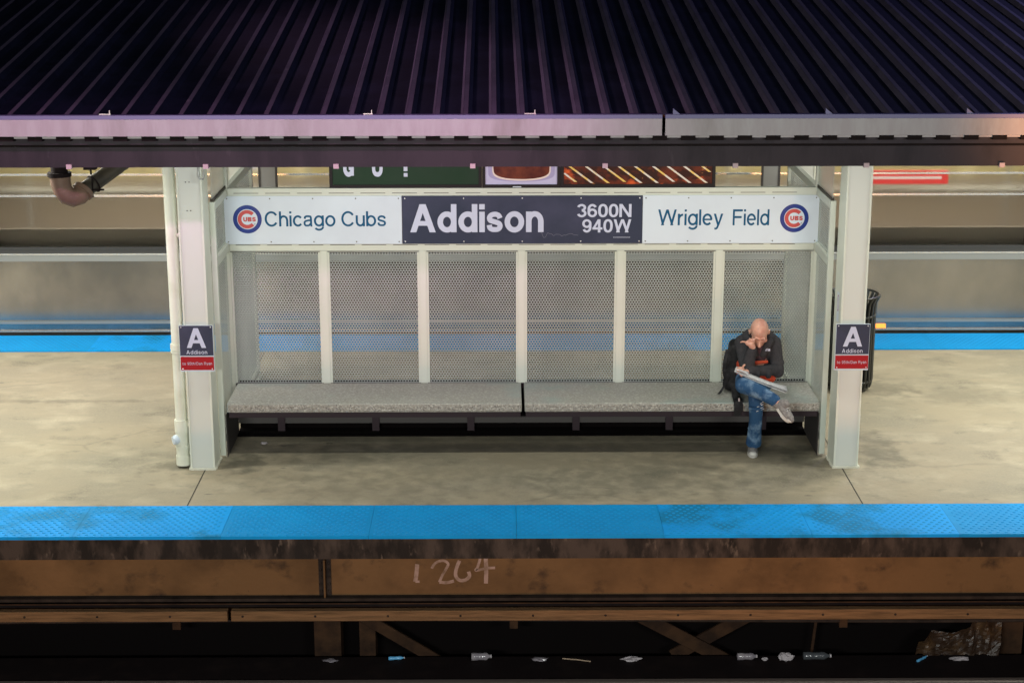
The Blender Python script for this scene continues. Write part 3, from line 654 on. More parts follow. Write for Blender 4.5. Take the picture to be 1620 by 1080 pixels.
# ------------------------------------------------------------------ columns
def column(name, x0, x1, y0, y1, label, front=True):
    c = thing(name, ((x0 + x1) / 2, (y0 + y1) / 2, 0), label, 'column', 'cream steel canopy columns')
    h = 2.74 + slope * (y0 + .9); t = .016
    MB().box(x0, x0 + t, y0, y1, .0, h).build('flange', m_cream, c, bevel=.004)
    MB().box(x1 - t, x1, y0, y1, .0, h).build('flange', m_cream, c, bevel=.004)
    MB().box(x0 + t + .0005, x1 - t - .0005, y0 + .007, y1 - .007, .0, h).build('web', m_web_grey, c)
    mb = MB(); n = 26; rnd = random.Random(int(x0 * 100)); 
    for k in range(n):
        u = k / n * (x1 - x0)
        mb.box(x0 + u - .006, x0 + u + (x1 - x0) / n + .006, y0 - .008 - rnd.uniform(0, .006), y0 - .001, 0, .012 + rnd.uniform(0, .005))
    for s_, xe in ((-1, x0), (1, x1)):
        for k in range(12):
            yy = y0 + k / 12 * (y1 - y0); e = .008 + rnd.uniform(0, .008)
            mb.box(min(xe + s_ * .001, xe + s_ * e), max(xe + s_ * .001, xe + s_ * e), yy - .004, yy + .026, 0, .012 + rnd.uniform(0, .008))
    mb.build('base_caulk', m_caulk, c)
    return c
cl = column('steel_column', -2.693, -2.495, 0, .27, 'left front cream steel column beside the downspout pipe')
cr = column('steel_column', 2.489, 2.687, 0, .27, 'right front cream steel column before the black litter bin')
column('steel_column', -2.693, -2.495, 2.43, 2.70, 'left rear cream column behind the shelter side wall')
column('steel_column', 2.489, 2.687, 2.43, 2.70, 'right rear cream column behind the shelter near the bin')
for (xa, za) in ((-2.62, 2.338), (-2.592, 2.338), (-2.618, 2.115), (-2.59, 2.115)):
    MB().tube([(xa, .0065, za), (xa, .0050, za)], .0045, 8).build('bolt_hole', m_dark, cl)
MB().tube([(-2.512, .0, 2.46), (-2.512, -.018, 2.44), (-2.512, -.02, 2.39), (-2.500, -.022, 2.365), (-2.480, -.022, 2.365), (-2.472, -.02, 2.39), (-2.475, -.02, 2.43)], .007, 8).build('pipe_hook', m_steelgrey, cl)
# sticker on the inner flange of the right column
mb = MB()
for k in range(28):
    t0 = 2 * math.pi * k / 28; t1 = 2 * math.pi * (k + 1) / 28
    f = lambda r, t: (2.4875, .12 + r * .62 * math.cos(t), 1.34 + r * 1.35 * math.sin(t))
    mb.quad(f(.042, t0), f(.050, t0), f(.050, t1), f(.042, t1))
mb.quad((2.4875, .105, 1.30), (2.4875, .109, 1.30), (2.4875, .135, 1.38), (2.4875, .131, 1.38))
mb.build('sticker_ring', m_hazard, cr)
MB().quad((2.4878, .075, 1.19), (2.4878, .165, 1.19), (2.4878, .165, 1.43), (2.4878, .075, 1.43)).build('sticker', m_white, cr)

def route_sign(xc, y, z0, label):
    w = .262; h = .372; x0 = xc - w / 2; x1 = xc + w / 2; z1 = z0 + h
    s_ = thing('platform_sign', (xc, y, z0), label, 'sign', 'small route signs on the front columns')
    MB().box(x0 - .003, x1 + .003, y, y + .010, z0 - .004, z1 + .002).build('back_plate', m_white, s_, bevel=.002)
    MB().box(x0, x1, y - .0025, y - .0003, z0 + .128, z1).build('slate_panel', m_navy, s_)
    MB().box(x0, x1, y - .0025, y - .0003, z0 + .010, z0 + .118).build('red_panel', m_signred, s_)
    Y = y - .004
    text('letter', 'A', xc - .076, xc + .076, z1 - .020 - .160, z1 - .020, Y, m_ltr, s_, wt=.21)
    text('lettering', 'Addison', xc - .082, xc + .082, z0 + .140, z0 + .173, Y, m_ltr, s_, wt=.155, gap=.17)
    text('lettering', 'to 95th/Dan Ryan', xc - .116, xc + .116, z0 + .046, z0 + .076, Y, m_ltr, s_, wt=.12, gap=.20, space=.5)
    for sx_ in (x0 + .015, x1 - .015):
        for zz in (z0 + .02, z1 - .013):
            MB().ell((sx_, y - .003, zz), (.005, .003, .005), n=8, m=5).build('screw', m_screwl, s_)
    MB().box(xc - .07, xc + .07, y + .0105, .013, z0 + .05, z0 + .10).build('bracket', m_steelgrey, s_)
route_sign(-2.588, -.045, .838, 'slate and red sign with big letter A on the left column')
route_sign(2.584, -.045, .836, 'slate and red sign with big letter A on the right column')

# ------------------------------------------------------------------ shelter
YB = .93; SX0, SX1 = -2.497, 2.470; PX = [-.017 + .826 * k for k in range(-2, 3)]
sh = thing('waiting_shelter', (0, YB, 0), 'cream framed waiting shelter with six perforated steel back panels', 'shelter')
H_ = 2.128
def cpost(x0, x1, y0, y1, z0, z1, name='post', mat=m_cream2): return MB().box(x0, x1, y0, y1, z0, z1).build(name, mat, sh, bevel=.003)
for x in PX: cpost(x - .030, x + .030, YB - .012, YB + .05, .453, 1.601); 
cpost(SX0, SX0 + .048, YB - .0125, YB + .05, .02, H_); cpost(SX1 - .048, SX1, YB - .0125, YB + .05, .02, H_)
cpost(SX0 + .0485, SX1 - .0485, YB - .014, YB + .05, 1.6015, 1.682, 'rail'); cpost(SX0 + .0485, SX1 - .0485, YB - .014, YB + .05, 2.048, H_, 'rail')
cpost(SX0 + .0485, SX1 - .0485, YB + .008, YB + .05, .40, .452, 'rail', m_dsteel)
# slots along both rails
for zz in (2.086, 1.650):
    sl = MB(); x = SX0 + .10
    while x < SX1 - .25: sl.box(x, x + .205, YB - .0155, YB - .0142, zz, zz + .0045); x += .262
    sl.build('slot_row', m_gsteel, sh)
# bays
bays = list(zip([SX0 + .048] + [x + .030 for x in PX], [x - .030 for x in PX] + [SX1 - .048]))
for (a, b) in bays:
    z0, z1 = .455, 1.600; t = .017
    MB().box(a + .0005, a + t, YB - .004, YB + .03, z0, z1).box(b - t, b - .0005, YB - .004, YB + .03, z0, z1).box(a + t, b - t, YB - .004, YB + .03, z1 - .012, z1 - .0005).build('panel_frame', m_cream2, sh)
    MB().box(a + .002, b - .002, YB - .0135, YB - .0045, z1 - .0065, z1 - .0035).build('panel_edge', m_gsteel, sh)
    hm = hexmesh(a + t, b - t, z0 - .03, z1 - .012); o = hm.build('mesh_panel', m_mesh, sh, solid=.0018)
    o.location.y += YB + .012
# side walls: frames at the front part, rear part; mesh in y,z plane
def side(xs, sgn):
    xo = xs; xi = xs + sgn * .045                     # outer plane and inner face
    x0, x1 = min(xo, xi), max(xo, xi)
    def r(y0, y1, z0, z1, nm='side_rail'): return MB().box(x0, x1, y0, y1, z0, z1).build(nm, m_cream2, sh, bevel=.003)
    for (ya, yb) in ((.29, YB - .013), (YB + .051, 2.36)):
        r(ya + .046, yb - .0005, 2.062, H_); r(ya + .046, yb - .0005, 1.600, 1.672); r(ya + .046, yb - .0005, .13, .19)
        r(ya, ya + .0455, .02, H_, 'side_post') if ya < .5 else r(yb, yb + .05, .02, H_, 'side_post')
        for (za, zb) in ((.19, 1.600), (1.672, 2.062)):
            hm = hexmesh(ya + .02, yb + .02, za, zb)
            hm.v = [(sgn * .02 + xo, x_, z_) for (x_, y_, z_) in hm.v]
            hm.build('side_mesh_panel', m_mesh, sh, solid=.0018)
side(SX0, 1); side(SX1, -1)
# posts and glazing bars above the shelter roof line
for xs in (SX0, SX1 - .05):
    MB().box(xs, xs + .05, YB - .0, YB + .05, H_ + .0005, 3.15).build('corner_post', m_cream2, sh, bevel=.003)
    MB().box(xs + .010, xs + .035, .30, YB - .002, H_ + .0005, H_ + .022).build('glazing_bead', m_pipe2, sh)
    MB().box(xs + .018, xs + .026, .30, YB - .002, H_ + .0225, 2.9).build('side_glass', m_glass, sh)
# dark kick wall and frames under the bench
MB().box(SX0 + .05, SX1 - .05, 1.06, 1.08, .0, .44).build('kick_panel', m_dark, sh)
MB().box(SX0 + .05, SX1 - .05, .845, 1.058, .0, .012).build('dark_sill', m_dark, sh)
MB().box(SX0 + .05, SX1 - .05, .99, 1.02, .075, .125).build('low_rail', m_gsteel, sh)
for x in (-2.079, -1.269, -.452, .452, 1.254, 2.06): MB().box(x - .03, x + .03, .965, .989, .013, .40).build('bracket_post', m_dsteel, sh)
for xs in (SX0 + .05, SX1 - .056): MB().box(xs, xs + .006, .32, .95, .0, .36).build('side_kick_plate', m_gsteel, sh)

# benches
def bench(x0, x1, label):
    b = thing('concrete_bench', ((x0 + x1) / 2, .6, 0), label, 'bench', 'concrete benches in the shelter')
    mb = MB(); n = 60; rnd = random.Random(int(x0 * 10))
    mb.box(x0, x1, .30, .905, .385, .46)
    o = mb.build('seat_slab', m_bench, b, bevel=.008)
    # rough front edge
    nn = 220; mz = 6; vs = []; fs = []
    for i in range(nn + 1):
        for k in range(mz + 1):
            e = 0 if k in (0, mz) else rnd.uniform(0, .006)
            vs.append((x0 + .009 + (x1 - x0 - .018) * i / nn, .2975 - e, .392 + (.452 - .392) * k / mz))
    for i in range(nn):
        for k in range(mz):
            a = i * (mz + 1) + k; fs.append((a, a + mz + 1, a + mz + 2, a + 1))
    MB().add(vs, fs).build('rough_front_edge', m_benchf, b)
    MB().box(x0 + .01, x1 - .01, .335, .385, .332, .3845).build('support_angle', m_dsteel, b)
    return b
bench(-2.43, -.022, 'left half of the long grey concrete bench, nobody sitting on it')
bench(.002, 2.415, 'right half of the long grey concrete bench where the man sits')

# ------------------------------------------------------------------ sign boards
def board(x0, x1, mat, label, scr, smat):
    b = thing('sign_board', ((x0 + x1) / 2, .9, 1.66), label, 'sign')
    MB().box(x0, x1, .903, .9155, 1.662, 2.066).build('panel', mat, b, bevel=.002)
    n = scr
    for k in range(n):
        xx = x0 + .025 + (x1 - x0 - .05) * k / (n - 1)
        for zz in (1.682, 2.045): MB().ell((xx, .902, zz), (.006, .003, .006), n=8, m=5).build('screw', smat, b)
    return b
def logo(cx, cz, par):
    Y = .9015
    lg = MB().ring(cx, cz, .085, .119, Y, n=64).build('emblem_ring', m_logoblue, par)
    c = MB().ring(cx - .002, cz, .047, .078, Y - .0006, 42, 318, n=40)
    c.build('emblem_letter', m_logored, lg)
    text('emblem_lettering', 'UBS', cx - .034, cx + .070, cz - .019, cz + .019, Y - .0014, m_logored, lg, wt=.30, gap=.12)
    MB().ring(cx + .060, cz - .040, .003, .006, Y - .0016, n=12).build('registered_mark', m_screw, lg)
b1 = board(-2.478, -1.010, m_white, 'white sign reading Chicago Cubs with round blue and red emblem', 5, m_screw)
logo(-2.289, 1.873, b1)
text('lettering', 'Chicago Cubs', -2.146, -1.142, 1.776, 1.940, .9015, m_teal, b1, wt=.148, gap=.085, space=.32)
b2 = board(-1.008, .985, m_navy, 'dark slate station name sign reading Addison 3600N 940W', 5, m_screwl)
text('lettering', 'Addison', -.942, .165, 1.757, 1.997, .9015, m_ltr, b2, wt=.212, gap=.07)
text('lettering', '3600N', .443, .893, 1.884, 1.996, .9015, m_ltr, b2, wt=.19, gap=.07)
text('lettering', '940W', .486, .893, 1.755, 1.868, .9015, m_ltr, b2, wt=.19, gap=.07)
text('small_print', 'iiiiiiiiiiiiiiiii', .745, .885, 1.712, 1.718, .9015, m_ltr, b2)
gr = MB(); rnd = random.Random(2)
ribbon(gr, [(.13 + .017 * k, 1.735 + rnd.uniform(-.022, .028) * (1 - k / 26)) for k in range(20)], .0035, .9013)
gr.build('scratch_graffiti', M('scratch_grey', (.12, .12, .17), .6), b2)
b3 = board(.987, 2.448, m_white, 'white sign reading Wrigley Field with round blue and red emblem', 5, m_screw)
logo(2.246, 1.873, b3)
text('lettering', 'Wrigley', 1.115, 1.655, 1.777, 1.948, .9015, m_teal, b3, wt=.148, gap=.085)
text('lettering', 'Field', 1.735, 2.038, 1.812, 1.948, .9015, m_teal, b3, wt=.148, gap=.085)

# ------------------------------------------------------------------ advertising boards above
def ad(x0, x1, label):
    a = thing('advertisement', ((x0 + x1) / 2, .93, 2.13), label, 'advertisement')
    t = .026; z0, z1 = 2.130, 2.98
    MB().box(x0, x1, .915, .98, z0, z0 + t).box(x0, x1, .915, .98, z1 - t, z1).box(x0, x0 + t, .915, .98, z0 + t, z1 - t).box(x1 - t, x1, .915, .98, z0 + t, z1 - t).build('frame', m_frame, a)
    return a, x0 + t, x1 - t, z0 + t, z1 - t
a1, x0, x1, z0, z1 = ad(-1.603, -.345, 'dark green advertisement with pale capital letters GO above the shelter')
MB().box(x0, x1, .930, .94, z0, z1).build('poster', m_green, a1)
text('lettering', 'G', -1.488, -1.400, 2.222, 2.36, .928, m_ltr, a1, wt=.32)
text('lettering', 'O', -1.250, -1.162, 2.222, 2.36, .928, m_ltr, a1, wt=.32)
MB().box(-.989, -.958, .9265, .929, 2.222, 2.252).build('exclamation_dot', m_ltr, a1)
MB().box(-.989, -.958, .9265, .929, 2.268, 2.36).build('exclamation_stroke', m_ltr, a1)
a2, x0, x1, z0, z1 = ad(-.343, .303, 'lavender advertisement showing the bottom of an amber beer glass')
MB().box(x0, x1, .930, .94, z0, z1).build('poster', m_lav, a2)
cx = -.018
def bowl(w, h, zt, zb, n=24): 
    pts = [(cx + w, zt)]
    for k in range(n + 1):
        t = math.pi * k / n; pts.append((cx + w * math.cos(t) * (1.0), zb + h - h * (max(0, math.sin(t)) ** .45)))
    pts.append((cx - w, zt)); return pts
MB().poly(bowl(.275, .10, 2.6, 2.178), .9285, .001).build('glass_shadow', m_shadowink, a2)
MB().poly(bowl(.242, .12, 2.7, 2.186), .9270, .001).build('glass_outline', m_rim, a2)
MB().poly(bowl(.232, .11, 2.695, 2.200), .9255, .001).build('amber_drink', m_beer, a2)
MB().box(-.09, -.02, .9125, .9148, 2.134, 2.142).build('frame_label', m_white, a2)
a3, x0, x1, z0, z1 = ad(.305, 1.583, 'advertisement with glowing orange charcoal under a slanting metal grill')
MB().box(x0, x1, .930, .94, z0, z1).build('poster', m_grill, a3)
for k in range(14):
    xb = x0 + .10 + k * .135 - .35 * (k > 6) * 0
    w = .012
    mbp = []
    zb = z0 + (.01 if k % 3 else .02); L_ = .52
    xa = xb; xe = xb - L_ * 1.35
    # clip to the poster
    def clipx(px0, pz0, px1, pz1):
        if px1 < x0: t = (x0 - px0) / (px1 - px0); px1 = x0; pz1 = pz0 + (pz1 - pz0) * t
        return px1, pz1
    zt = zb + L_; 
    if xa > x1 - .02: 
        t = (xa - (x1 - .02)) / (L_ * 1.35); xa = x1 - .02; zb = zb + t * L_
        if zb > zt: continue
    xe, zt = clipx(xa, zb, xe, zt)
    MB().poly([(xa - w, zb), (xa + w, zb), (xe + w, zt), (xe - w, zt)], .9275 , .001).build('grill_rod', m_rod, a3)

# ------------------------------------------------------------------ pipes
dp = thing('downspout_pipe', (-2.776, .06, 0), 'cream painted downspout pipe standing left of the left column', 'pipe')
px0 = -2.762; py0 = .085
MB().tube([(px0, py0, .02), (px0, py0, 3.0)], .047, 20).build('pipe', m_pvc, dp)
for z0_, z1_ in ((.02, .10), (.165, .19), (.30, .40), (.985, 1.03), (.96, .972)):
    MB().tube([(px0, py0, z0_), (px0, py0, z1_)], .058, 20).build('coupling', m_pvc, dp)
MB().tube([(px0, py0, .10), (px0, py0, .31)], .053, 20).build('cleanout_body', m_pvc, dp)
MB().tube([(px0, py0, .245), (px0 - .055, py0 - .035, .235)], .040, 16).tube([(px0 - .055, py0 - .035, .235), (px0 - .068, py0 - .043, .233)], .034, 16).build('cleanout_plug', m_white, dp)
MB().tube([(px0 + .07, 0.30, .0), (px0 + .07, .30, 3.0)], .020, 14).build('conduit', m_pvc, dp)
MB().box(-2.72, -2.694, .06, .11, .35, .375).box(-2.72, -2.694, .06, .11, 1.9, 1.925).build('pipe_strap', m_pvc, dp)
rp = thing('roof_drain_pipe', (-3.4, -.4, 2.3), 'rusty brown drain elbow hanging below the canopy at upper left', 'drain pipe')
P0 = Vector((-3.452, -.5, 2.60))
el = [(-3.452, -.50, 2.475), (-3.450, -.50, 2.42), (-3.437, -.50, 2.365), (-3.41, -.49, 2.325), (-3.37, -.47, 2.305), (-3.335, -.44, 2.315), (-3.305, -.41, 2.345)]
MB().tube(el, [.078, .074, .072, .072, .072, .072, .070], 20).build('elbow', m_pipe, rp)
MB().tube([(-3.455, -.50, 2.47), (-3.455, -.50, 2.50)], .088, 20).tube([(-3.455, -.5, 2.5), (-3.455, -.5, 2.80)], .062, 20).build('vertical_pipe', m_black, rp)
MB().tube([(-3.315, -.425, 2.335), (-3.30, -.405, 2.355)], .082, 20).build('hub_ring', m_pipe, rp)
MB().tube([(-3.312, -.415, 2.342), (-2.85, .1, 2.66)], .060, 20).build('slanted_pipe', m_pipe2, rp)
MB().tube([(-3.255, -.36, 2.46), (-3.255, -.36, 2.80)], .008, 8).tube([(-3.235, -.42, 2.30), (-3.235, -.42, 2.46)], .006, 8).box(-3.30, -3.21, -.40, -.33, 2.50, 2.56).tube([(-3.26, -.42, 2.355), (-3.15, -.42, 2.355)], .007, 8).build('hanger', m_black, rp)
rg = []
for k in range(25):
    t = 2 * math.pi * k / 24; d = Vector((.46, .51, .33)).normalized(); u = d.orthogonal().normalized(); w = d.cross(u)
    rg.append(Vector((-3.245, -.34, 2.385)) + (u * math.cos(t) + w * math.sin(t)) * .066)
MB().tube(rg, .006, 8, cap=False).build('clamp', m_black, rp)

# ------------------------------------------------------------------ litter bin
tc = thing('litter_bin', (3.045, 2.25, 0), 'black slatted steel litter bin standing behind the right column', 'litter bin')
nsl = 26
MB().tube([(3.045, 2.25, .06), (3.045, 2.25, .80)], .175, 24).build('liner', m_dark, tc)
mb = MB()
for k in range(nsl):
    t = 2 * math.pi * k / nsl; r_ = .208
    pts = [(3.045 + (r_ - .012) * math.cos(t), 2.25 + (r_ - .012) * math.sin(t), .04), (3.045 + r_ * math.cos(t), 2.25 + r_ * math.sin(t), .10), (3.045 + r_ * math.cos(t), 2.25 + r_ * math.sin(t), .76),
           (3.045 + (r_ + .008) * math.cos(t), 2.25 + (r_ + .008) * math.sin(t), .84), (3.045 + (r_ + .035) * math.cos(t), 2.25 + (r_ + .035) * math.sin(t), .90)]
    mb.tube(pts, .014, 6)
mb.build('slats', m_can, tc)
def hoop(r_, z, rr): return [(3.045 + r_ * math.cos(2 * math.pi * k / 36), 2.25 + r_ * math.sin(2 * math.pi * k / 36), z) for k in range(37)], rr
for r_, z, rr, nm in ((.245, .905, .011, 'rim'), (.214, .72, .012, 'band'), (.207, .10, .014, 'band')):
    p, q = hoop(r_, z, rr); MB().tube(p, q, 8, cap=False).build(nm, m_can, tc)
MB().tube([(3.045, 2.25, 0), (3.045, 2.25, .055)], .17, 24).build('base', m_can, tc)

# ------------------------------------------------------------------ train
YT = 4.32
tn = thing('train_car', (0, YT + 1.4, -1), 'stainless steel train car standing at the far side of the platform', 'train car')
L0, L1 = -8.2, 7.6
def tb(x0, x1, y0, y1, z0, z1, nm, mat, bevel=0, par=None): return MB().box(x0, x1, y0, y1, z0, z1).build(nm, mat, par or tn, bevel=bevel)
# window / door layout
wins = [(-8.0, -7.1), (-5.40, -2.65), (-2.50, -1.65), (.05, 2.50), (2.65, 5.25), (5.4, 6.1)]
doors = [(-6.95, -5.55), (-1.50, -.10), (6.2, 7.5)]
ZS, ZT = .90, 1.82
body = MB().box(L0, L1, YT, YT + .06, .15, .775)                      # lower side
for (a, b) in doors: pass
body.build('body_side', m_ss, tn)
MB().box(L0, L1, YT + .012, YT + .06, -.02, .1495).build('skirt', m_ss, tn)
tb(L0, L1, YT - .012, YT + .06, .110, .140, 'sill_trim', m_steelgrey)
tb(L0, L1, YT - .014, YT + .06, .020, .036, 'sill_trim', m_sstrim)
tb(L0, L1, YT + .03, YT + .07, -.9, -.0205, 'underframe', m_ssdark)
tb(L0, L1, YT - .010, YT + .06, .7755, .842, 'belt_rail', m_steelgrey)
tb(L0, L1, YT - .016, YT + .06, .8425, .858, 'belt_trim', m_sstrim)
tb(L0, L1, YT - .005, YT + .06, .8585, .8995, 'window_sill', m_ssdark)
edges = sorted(wins + doors); prev = L0
for (a, b) in edges:
    if a - prev > .01: tb(prev, a, YT, YT + .05, .900, 1.8195, 'pillar', m_pillar)
    prev = b
tb(prev, L1, YT, YT + .05, .900, 1.8195, 'pillar', m_pillar)
tb(L0, L1, YT, YT + .06, 1.82, 2.6, 'letterboard', m_ss)
tb(L0, L1, YT - .012, YT - .0005, 1.84, 1.87, 'drip_rail', m_sstrim)
for (a, b) in wins:
    w = tb(a, b, YT + .02, YT + .028, .90, 1.8195, 'window', m_glass)
    f = MB().box(a, b, YT - .006, YT + .0195, .9005, .925).box(a, b, YT - .006, YT + .0195, 1.79, 1.819).box(a, a + .022, YT - .006, YT + .0195, .9255, 1.7895).box(b - .022, b, YT - .006, YT + .0195, .9255, 1.7895)
    f.build('window_frame', m_ssdark, w)
    MB().box(a + .022, b - .022, YT - .003, YT + .0195, 1.448, 1.468).build('streak_trim', m_sstrim, w)  # added bright trims imitate the light streaks in the windows
    MB().box(a + .022, b - .022, YT - .003, YT + .0195, 1.668, 1.686).build('streak_trim', m_sstrim, w)
for (a, b) in doors:
    mid = (a + b) / 2
    for (c, d) in ((a, mid - .008), (mid + .008, b)):
        dd = tb(c, d, YT - .012, YT - .0005, .16, .774, 'door', m_ss)
        MB().box(c + .09, d - .09, YT + .006, YT + .018, .92, 1.80).build('door_window', m_glass, dd)
        MB().box(c, c + .0895, YT, YT + .03, .9005, 1.819).box(d - .0895, d, YT, YT + .03, .9005, 1.819).build('door_stile', m_pillar, dd)
# roof, ends, interior
mb = MB(); n = 12; vs = []
for xx in (L0, L1):
    for k in range(n + 1):
        t = math.pi * k / n; vs.append((xx, YT + 1.42 - 1.42 * math.cos(t), 2.6 + .35 * math.sin(t)))
fs = [(k, k + 1, k + n + 2, k + n + 1) for k in range(n)]
mb.add(vs, fs, smooth=True).build('roof', m_ss, tn)
tb(L0, L0 + .05, YT + .061, YT + 2.8, -.02, 2.6, 'end_wall', m_ss); tb(L1 - .05, L1, YT + .061, YT + 2.8, -.02, 2.6, 'end_wall', m_ss)
tb(L0 + .051, L1 - .051, YT + .071, YT + 2.7, -.02, .03, 'floor', m_floor)
tb(L0 + .051, L1 - .051, YT + 2.75, YT + 2.8, .03, 1.0, 'far_wall', m_int)
tb(L0 + .051, L1 - .051, YT + 2.75, YT + 2.8, 1.55, 2.55, 'far_wall', m_int)
for (a, b) in wins: 
    tb(b, b + .15, YT + 2.75, YT + 2.8, 1.0, 1.55, 'far_pillar', m_int)
tb(L0 + .051, L1 - .051, YT + 2.83, YT + 2.84, 1.0, 1.55, 'far_glass', m_seat2)
tb(L0 + .051, L1 - .051, YT + .071, YT + 2.7, 2.45, 2.48, 'ceiling', m_int)
for yy in (YT + .6, YT + 2.2):
    tb(L0 + .2, L1 - .2, yy, yy + .10, 2.43, 2.4495, 'ceiling_light', m_intl)
# longitudinal seats, rails
xx = L0 + .4; k = 0
while xx < L1 - .8:
    for yy, s_ in ((YT + .12, 1), (YT + 2.28, -1)):
        tb(xx, xx + 1.36, yy, yy + .42, .42, .50, 'seat', m_seat, .02)
        tb(xx, xx + 1.417, yy if s_ == 1 else yy + .36, yy + .06 if s_ == 1 else yy + .42, .505, 1.09 if s_ == 1 else 1.12, 'seat_back', (m_seat2, m_seat3)[(s_ == 1) * 1])
    xx += 1.42; k += 1
for yy, zz, mt in ((YT + .75, 1.72, m_yellow), (YT + 2.0, 1.72, m_yellow), (YT + 2.6, 1.06, m_chrome), (YT + 2.6, 1.28, m_yellow), (YT + 1.2, 1.30, m_chrome)):
    MB().tube([(L0 + .1, yy, zz), (L1 - .1, yy, zz)], .018, 10).build('grab_rail', mt, tn)
for xx in (-6.9, -5.4, -2.3, -.8, .75, 2.3, 5.4):
    MB().tube([(xx, YT + 1.3, .03), (xx, YT + 1.3, 2.44)], .017, 10).build('grab_pole', m_chrome, tn)
rnd = random.Random(21)
xx = L0 + .3
while xx < L1 - 1:
    wd = rnd.uniform(.5, 1.1)
    tb(xx, xx + wd, YT + 2.737, YT + 2.748, 1.60, 1.92, 'ad_panel', rnd.choice([m_int, m_seat3, m_adcream, m_adblue, m_adcream])); xx += wd + .06
tb(-4.2, -3.0, YT + 2.735, YT + 2.745, 1.30, 1.52, 'ad_panel', m_screen)
ds = tb(3.35, 4.45, YT + .20, YT + .24, 1.53, 1.67, 'destination_display', m_led)
MB().box(3.42, 4.38, YT + .194, YT + .199, 1.583, 1.612).build('display_bar', m_ledw, ds)
for xx in (-5, -3, 0, 3, 5.5):
    lo = lamp('interior_light', 'AREA', (xx, YT + 1.4, 2.42), (1, .92, .76), 60, 1.8, .3); lo.parent = tn; lo.matrix_parent_inverse = Matrix.Translation(tn.location).inverted()
MB().box(3.66, 3.84, YT - .014, YT + .011, .045, .085).build('glow_patch', M('amber_glow', (.9, .4, .08), .4, emit=((1, .28, .03), 1.3)), tn)  # glowing patch stands in for an orange lamp reflection on the skirt
struct(MB().box(XL, XR, 4.6, 8.6, -1.6, -1.35).build('far_track_bed', m_black))

# ------------------------------------------------------------------ person
pn = thing('person', (1.90, .35, 0), 'bald man in dark hoodie and ripped jeans sitting on the bench reading', 'person')
def V3(*a): return Vector(a)
HC = V3(1.915, .405, 1.035)
Hrot = Matrix.Rotation(R(-4), 3, 'Z') @ Matrix.Rotation(R(42), 3, 'X')     # forward = -Y, head bowed
def hp(x, f, z): return HC + Hrot @ V3(x, -f, z)
bd = MB()
def hell(mb, c, r): mb.ell(hp(*c), r, rot=Hrot, n=20, m=14)
hell(bd, (0, -.012, .012), (.073, .092, .088)); hell(bd, (0, .035, -.035), (.062, .058, .075)); hell(bd, (0, .052, -.092), (.040, .036, .032))
bd.cap(hp(0, .088, -.020), hp(0, .112, -.052), .009, .014); bd.cap(hp(-.012, .096, -.056), hp(.012, .096, -.056), .009, .009)
bd.cap(hp(-.036, .076, .006), hp(.036, .076, .006), .013, .013)
bd.cap(hp(-.018, .086, -.078), hp(.018, .086, -.078), .008, .008)
for s_ in (-1, 1):
    hell(bd, (s_ * .045, .058, -.042), (.020, .020, .018)); hell(bd, (s_ * .077, -.008, -.022), (.009, .017, .030)); hell(bd, (s_ * .083, -.014, -.010), (.007, .012, .014))
bd.cap(hp(0, -.030, -.06), (1.925, .535, .93), .055, .062)
# trunk and limbs under the clothes
bd.cap((1.925, .545, .90), (1.925, .60, .60), .10, .11)
bd.cap((1.80, .545, .915), (1.815, .325, .72), .042, .036); bd.cap((1.815, .325, .72), (1.852, .315, .925), .036, .026)
bd.cap((2.055, .55, .915), (2.075, .42, .69), .042, .036); bd.cap((2.075, .42, .70), (1.80, .265, .728), .034, .026)
bd.cap((1.98, .60, .56), (1.872, .19, .555), .075, .052); bd.cap((1.872, .19, .555), (1.895, .385, .12), .046, .034)
bd.cap((1.86, .60, .57), (1.765, .17, .655), .075, .052); bd.cap((1.765, .17, .655), (2.00, -.06, .575), .046, .034)
# right hand propping the bowed head
def finger(mb, pts, r): 
    for i, (a, b) in enumerate(zip(pts, pts[1:])): mb.cap(a, b, r * (1 - .1 * i), r * (1 - .1 * (i + 1)), n=8)
wr = V3(1.848, .300, .930); kn = V3(1.822, .285, .985)
bd.cap(wr, V3(1.832, .293, .960), .026, .029)
bd.ell((1.824, .290, .968), (.040, .020, .028), n=14, m=8)
for i, (dx, L_) in enumerate(((-.034, .070), (-.012, .052), (.010, .048), (.030, .040))):
    b0 = V3(1.822 + dx * .9, .284, .982 - abs(dx) * .25)
    if i == 0: finger(bd, [b0, b0 + V3(-.016, -.006, .008), b0 + V3(-.030, -.002, .008), b0 + V3(-.042, .006, .000)], .0092)
    else: finger(bd, [b0, b0 + V3(.004, -.012, .014), b0 + V3(.010, .004, .026), b0 + V3(.012, .022, .020)], .0092)
finger(bd, [V3(1.848, .296, .960), V3(1.858, .300, .975), V3(1.862, .315, .988)], .0100)
# left hand holding the paper below the elbow
bd.cap(V3(1.80, .262, .715), V3(1.765, .250, .735), .026, .026)
bd.ell((1.752, .248, .748), (.034, .022, .034), n=14, m=8)
for i in range(4):
    b0 = V3(1.728 + i * .012, .236, .770 - i * .014)
    finger(bd, [b0, b0 + V3(-.014, -.020, .004), b0 + V3(-.012, -.034, -.012), b0 + V3(.000, -.036, -.028)], .0086)
finger(bd, [V3(1.765, .238, .775), V3(1.768, .222, .795), V3(1.776, .212, .806)], .0098)
bd.build('body', m_skin, pn, remesh=.0042, smooth_it=3)
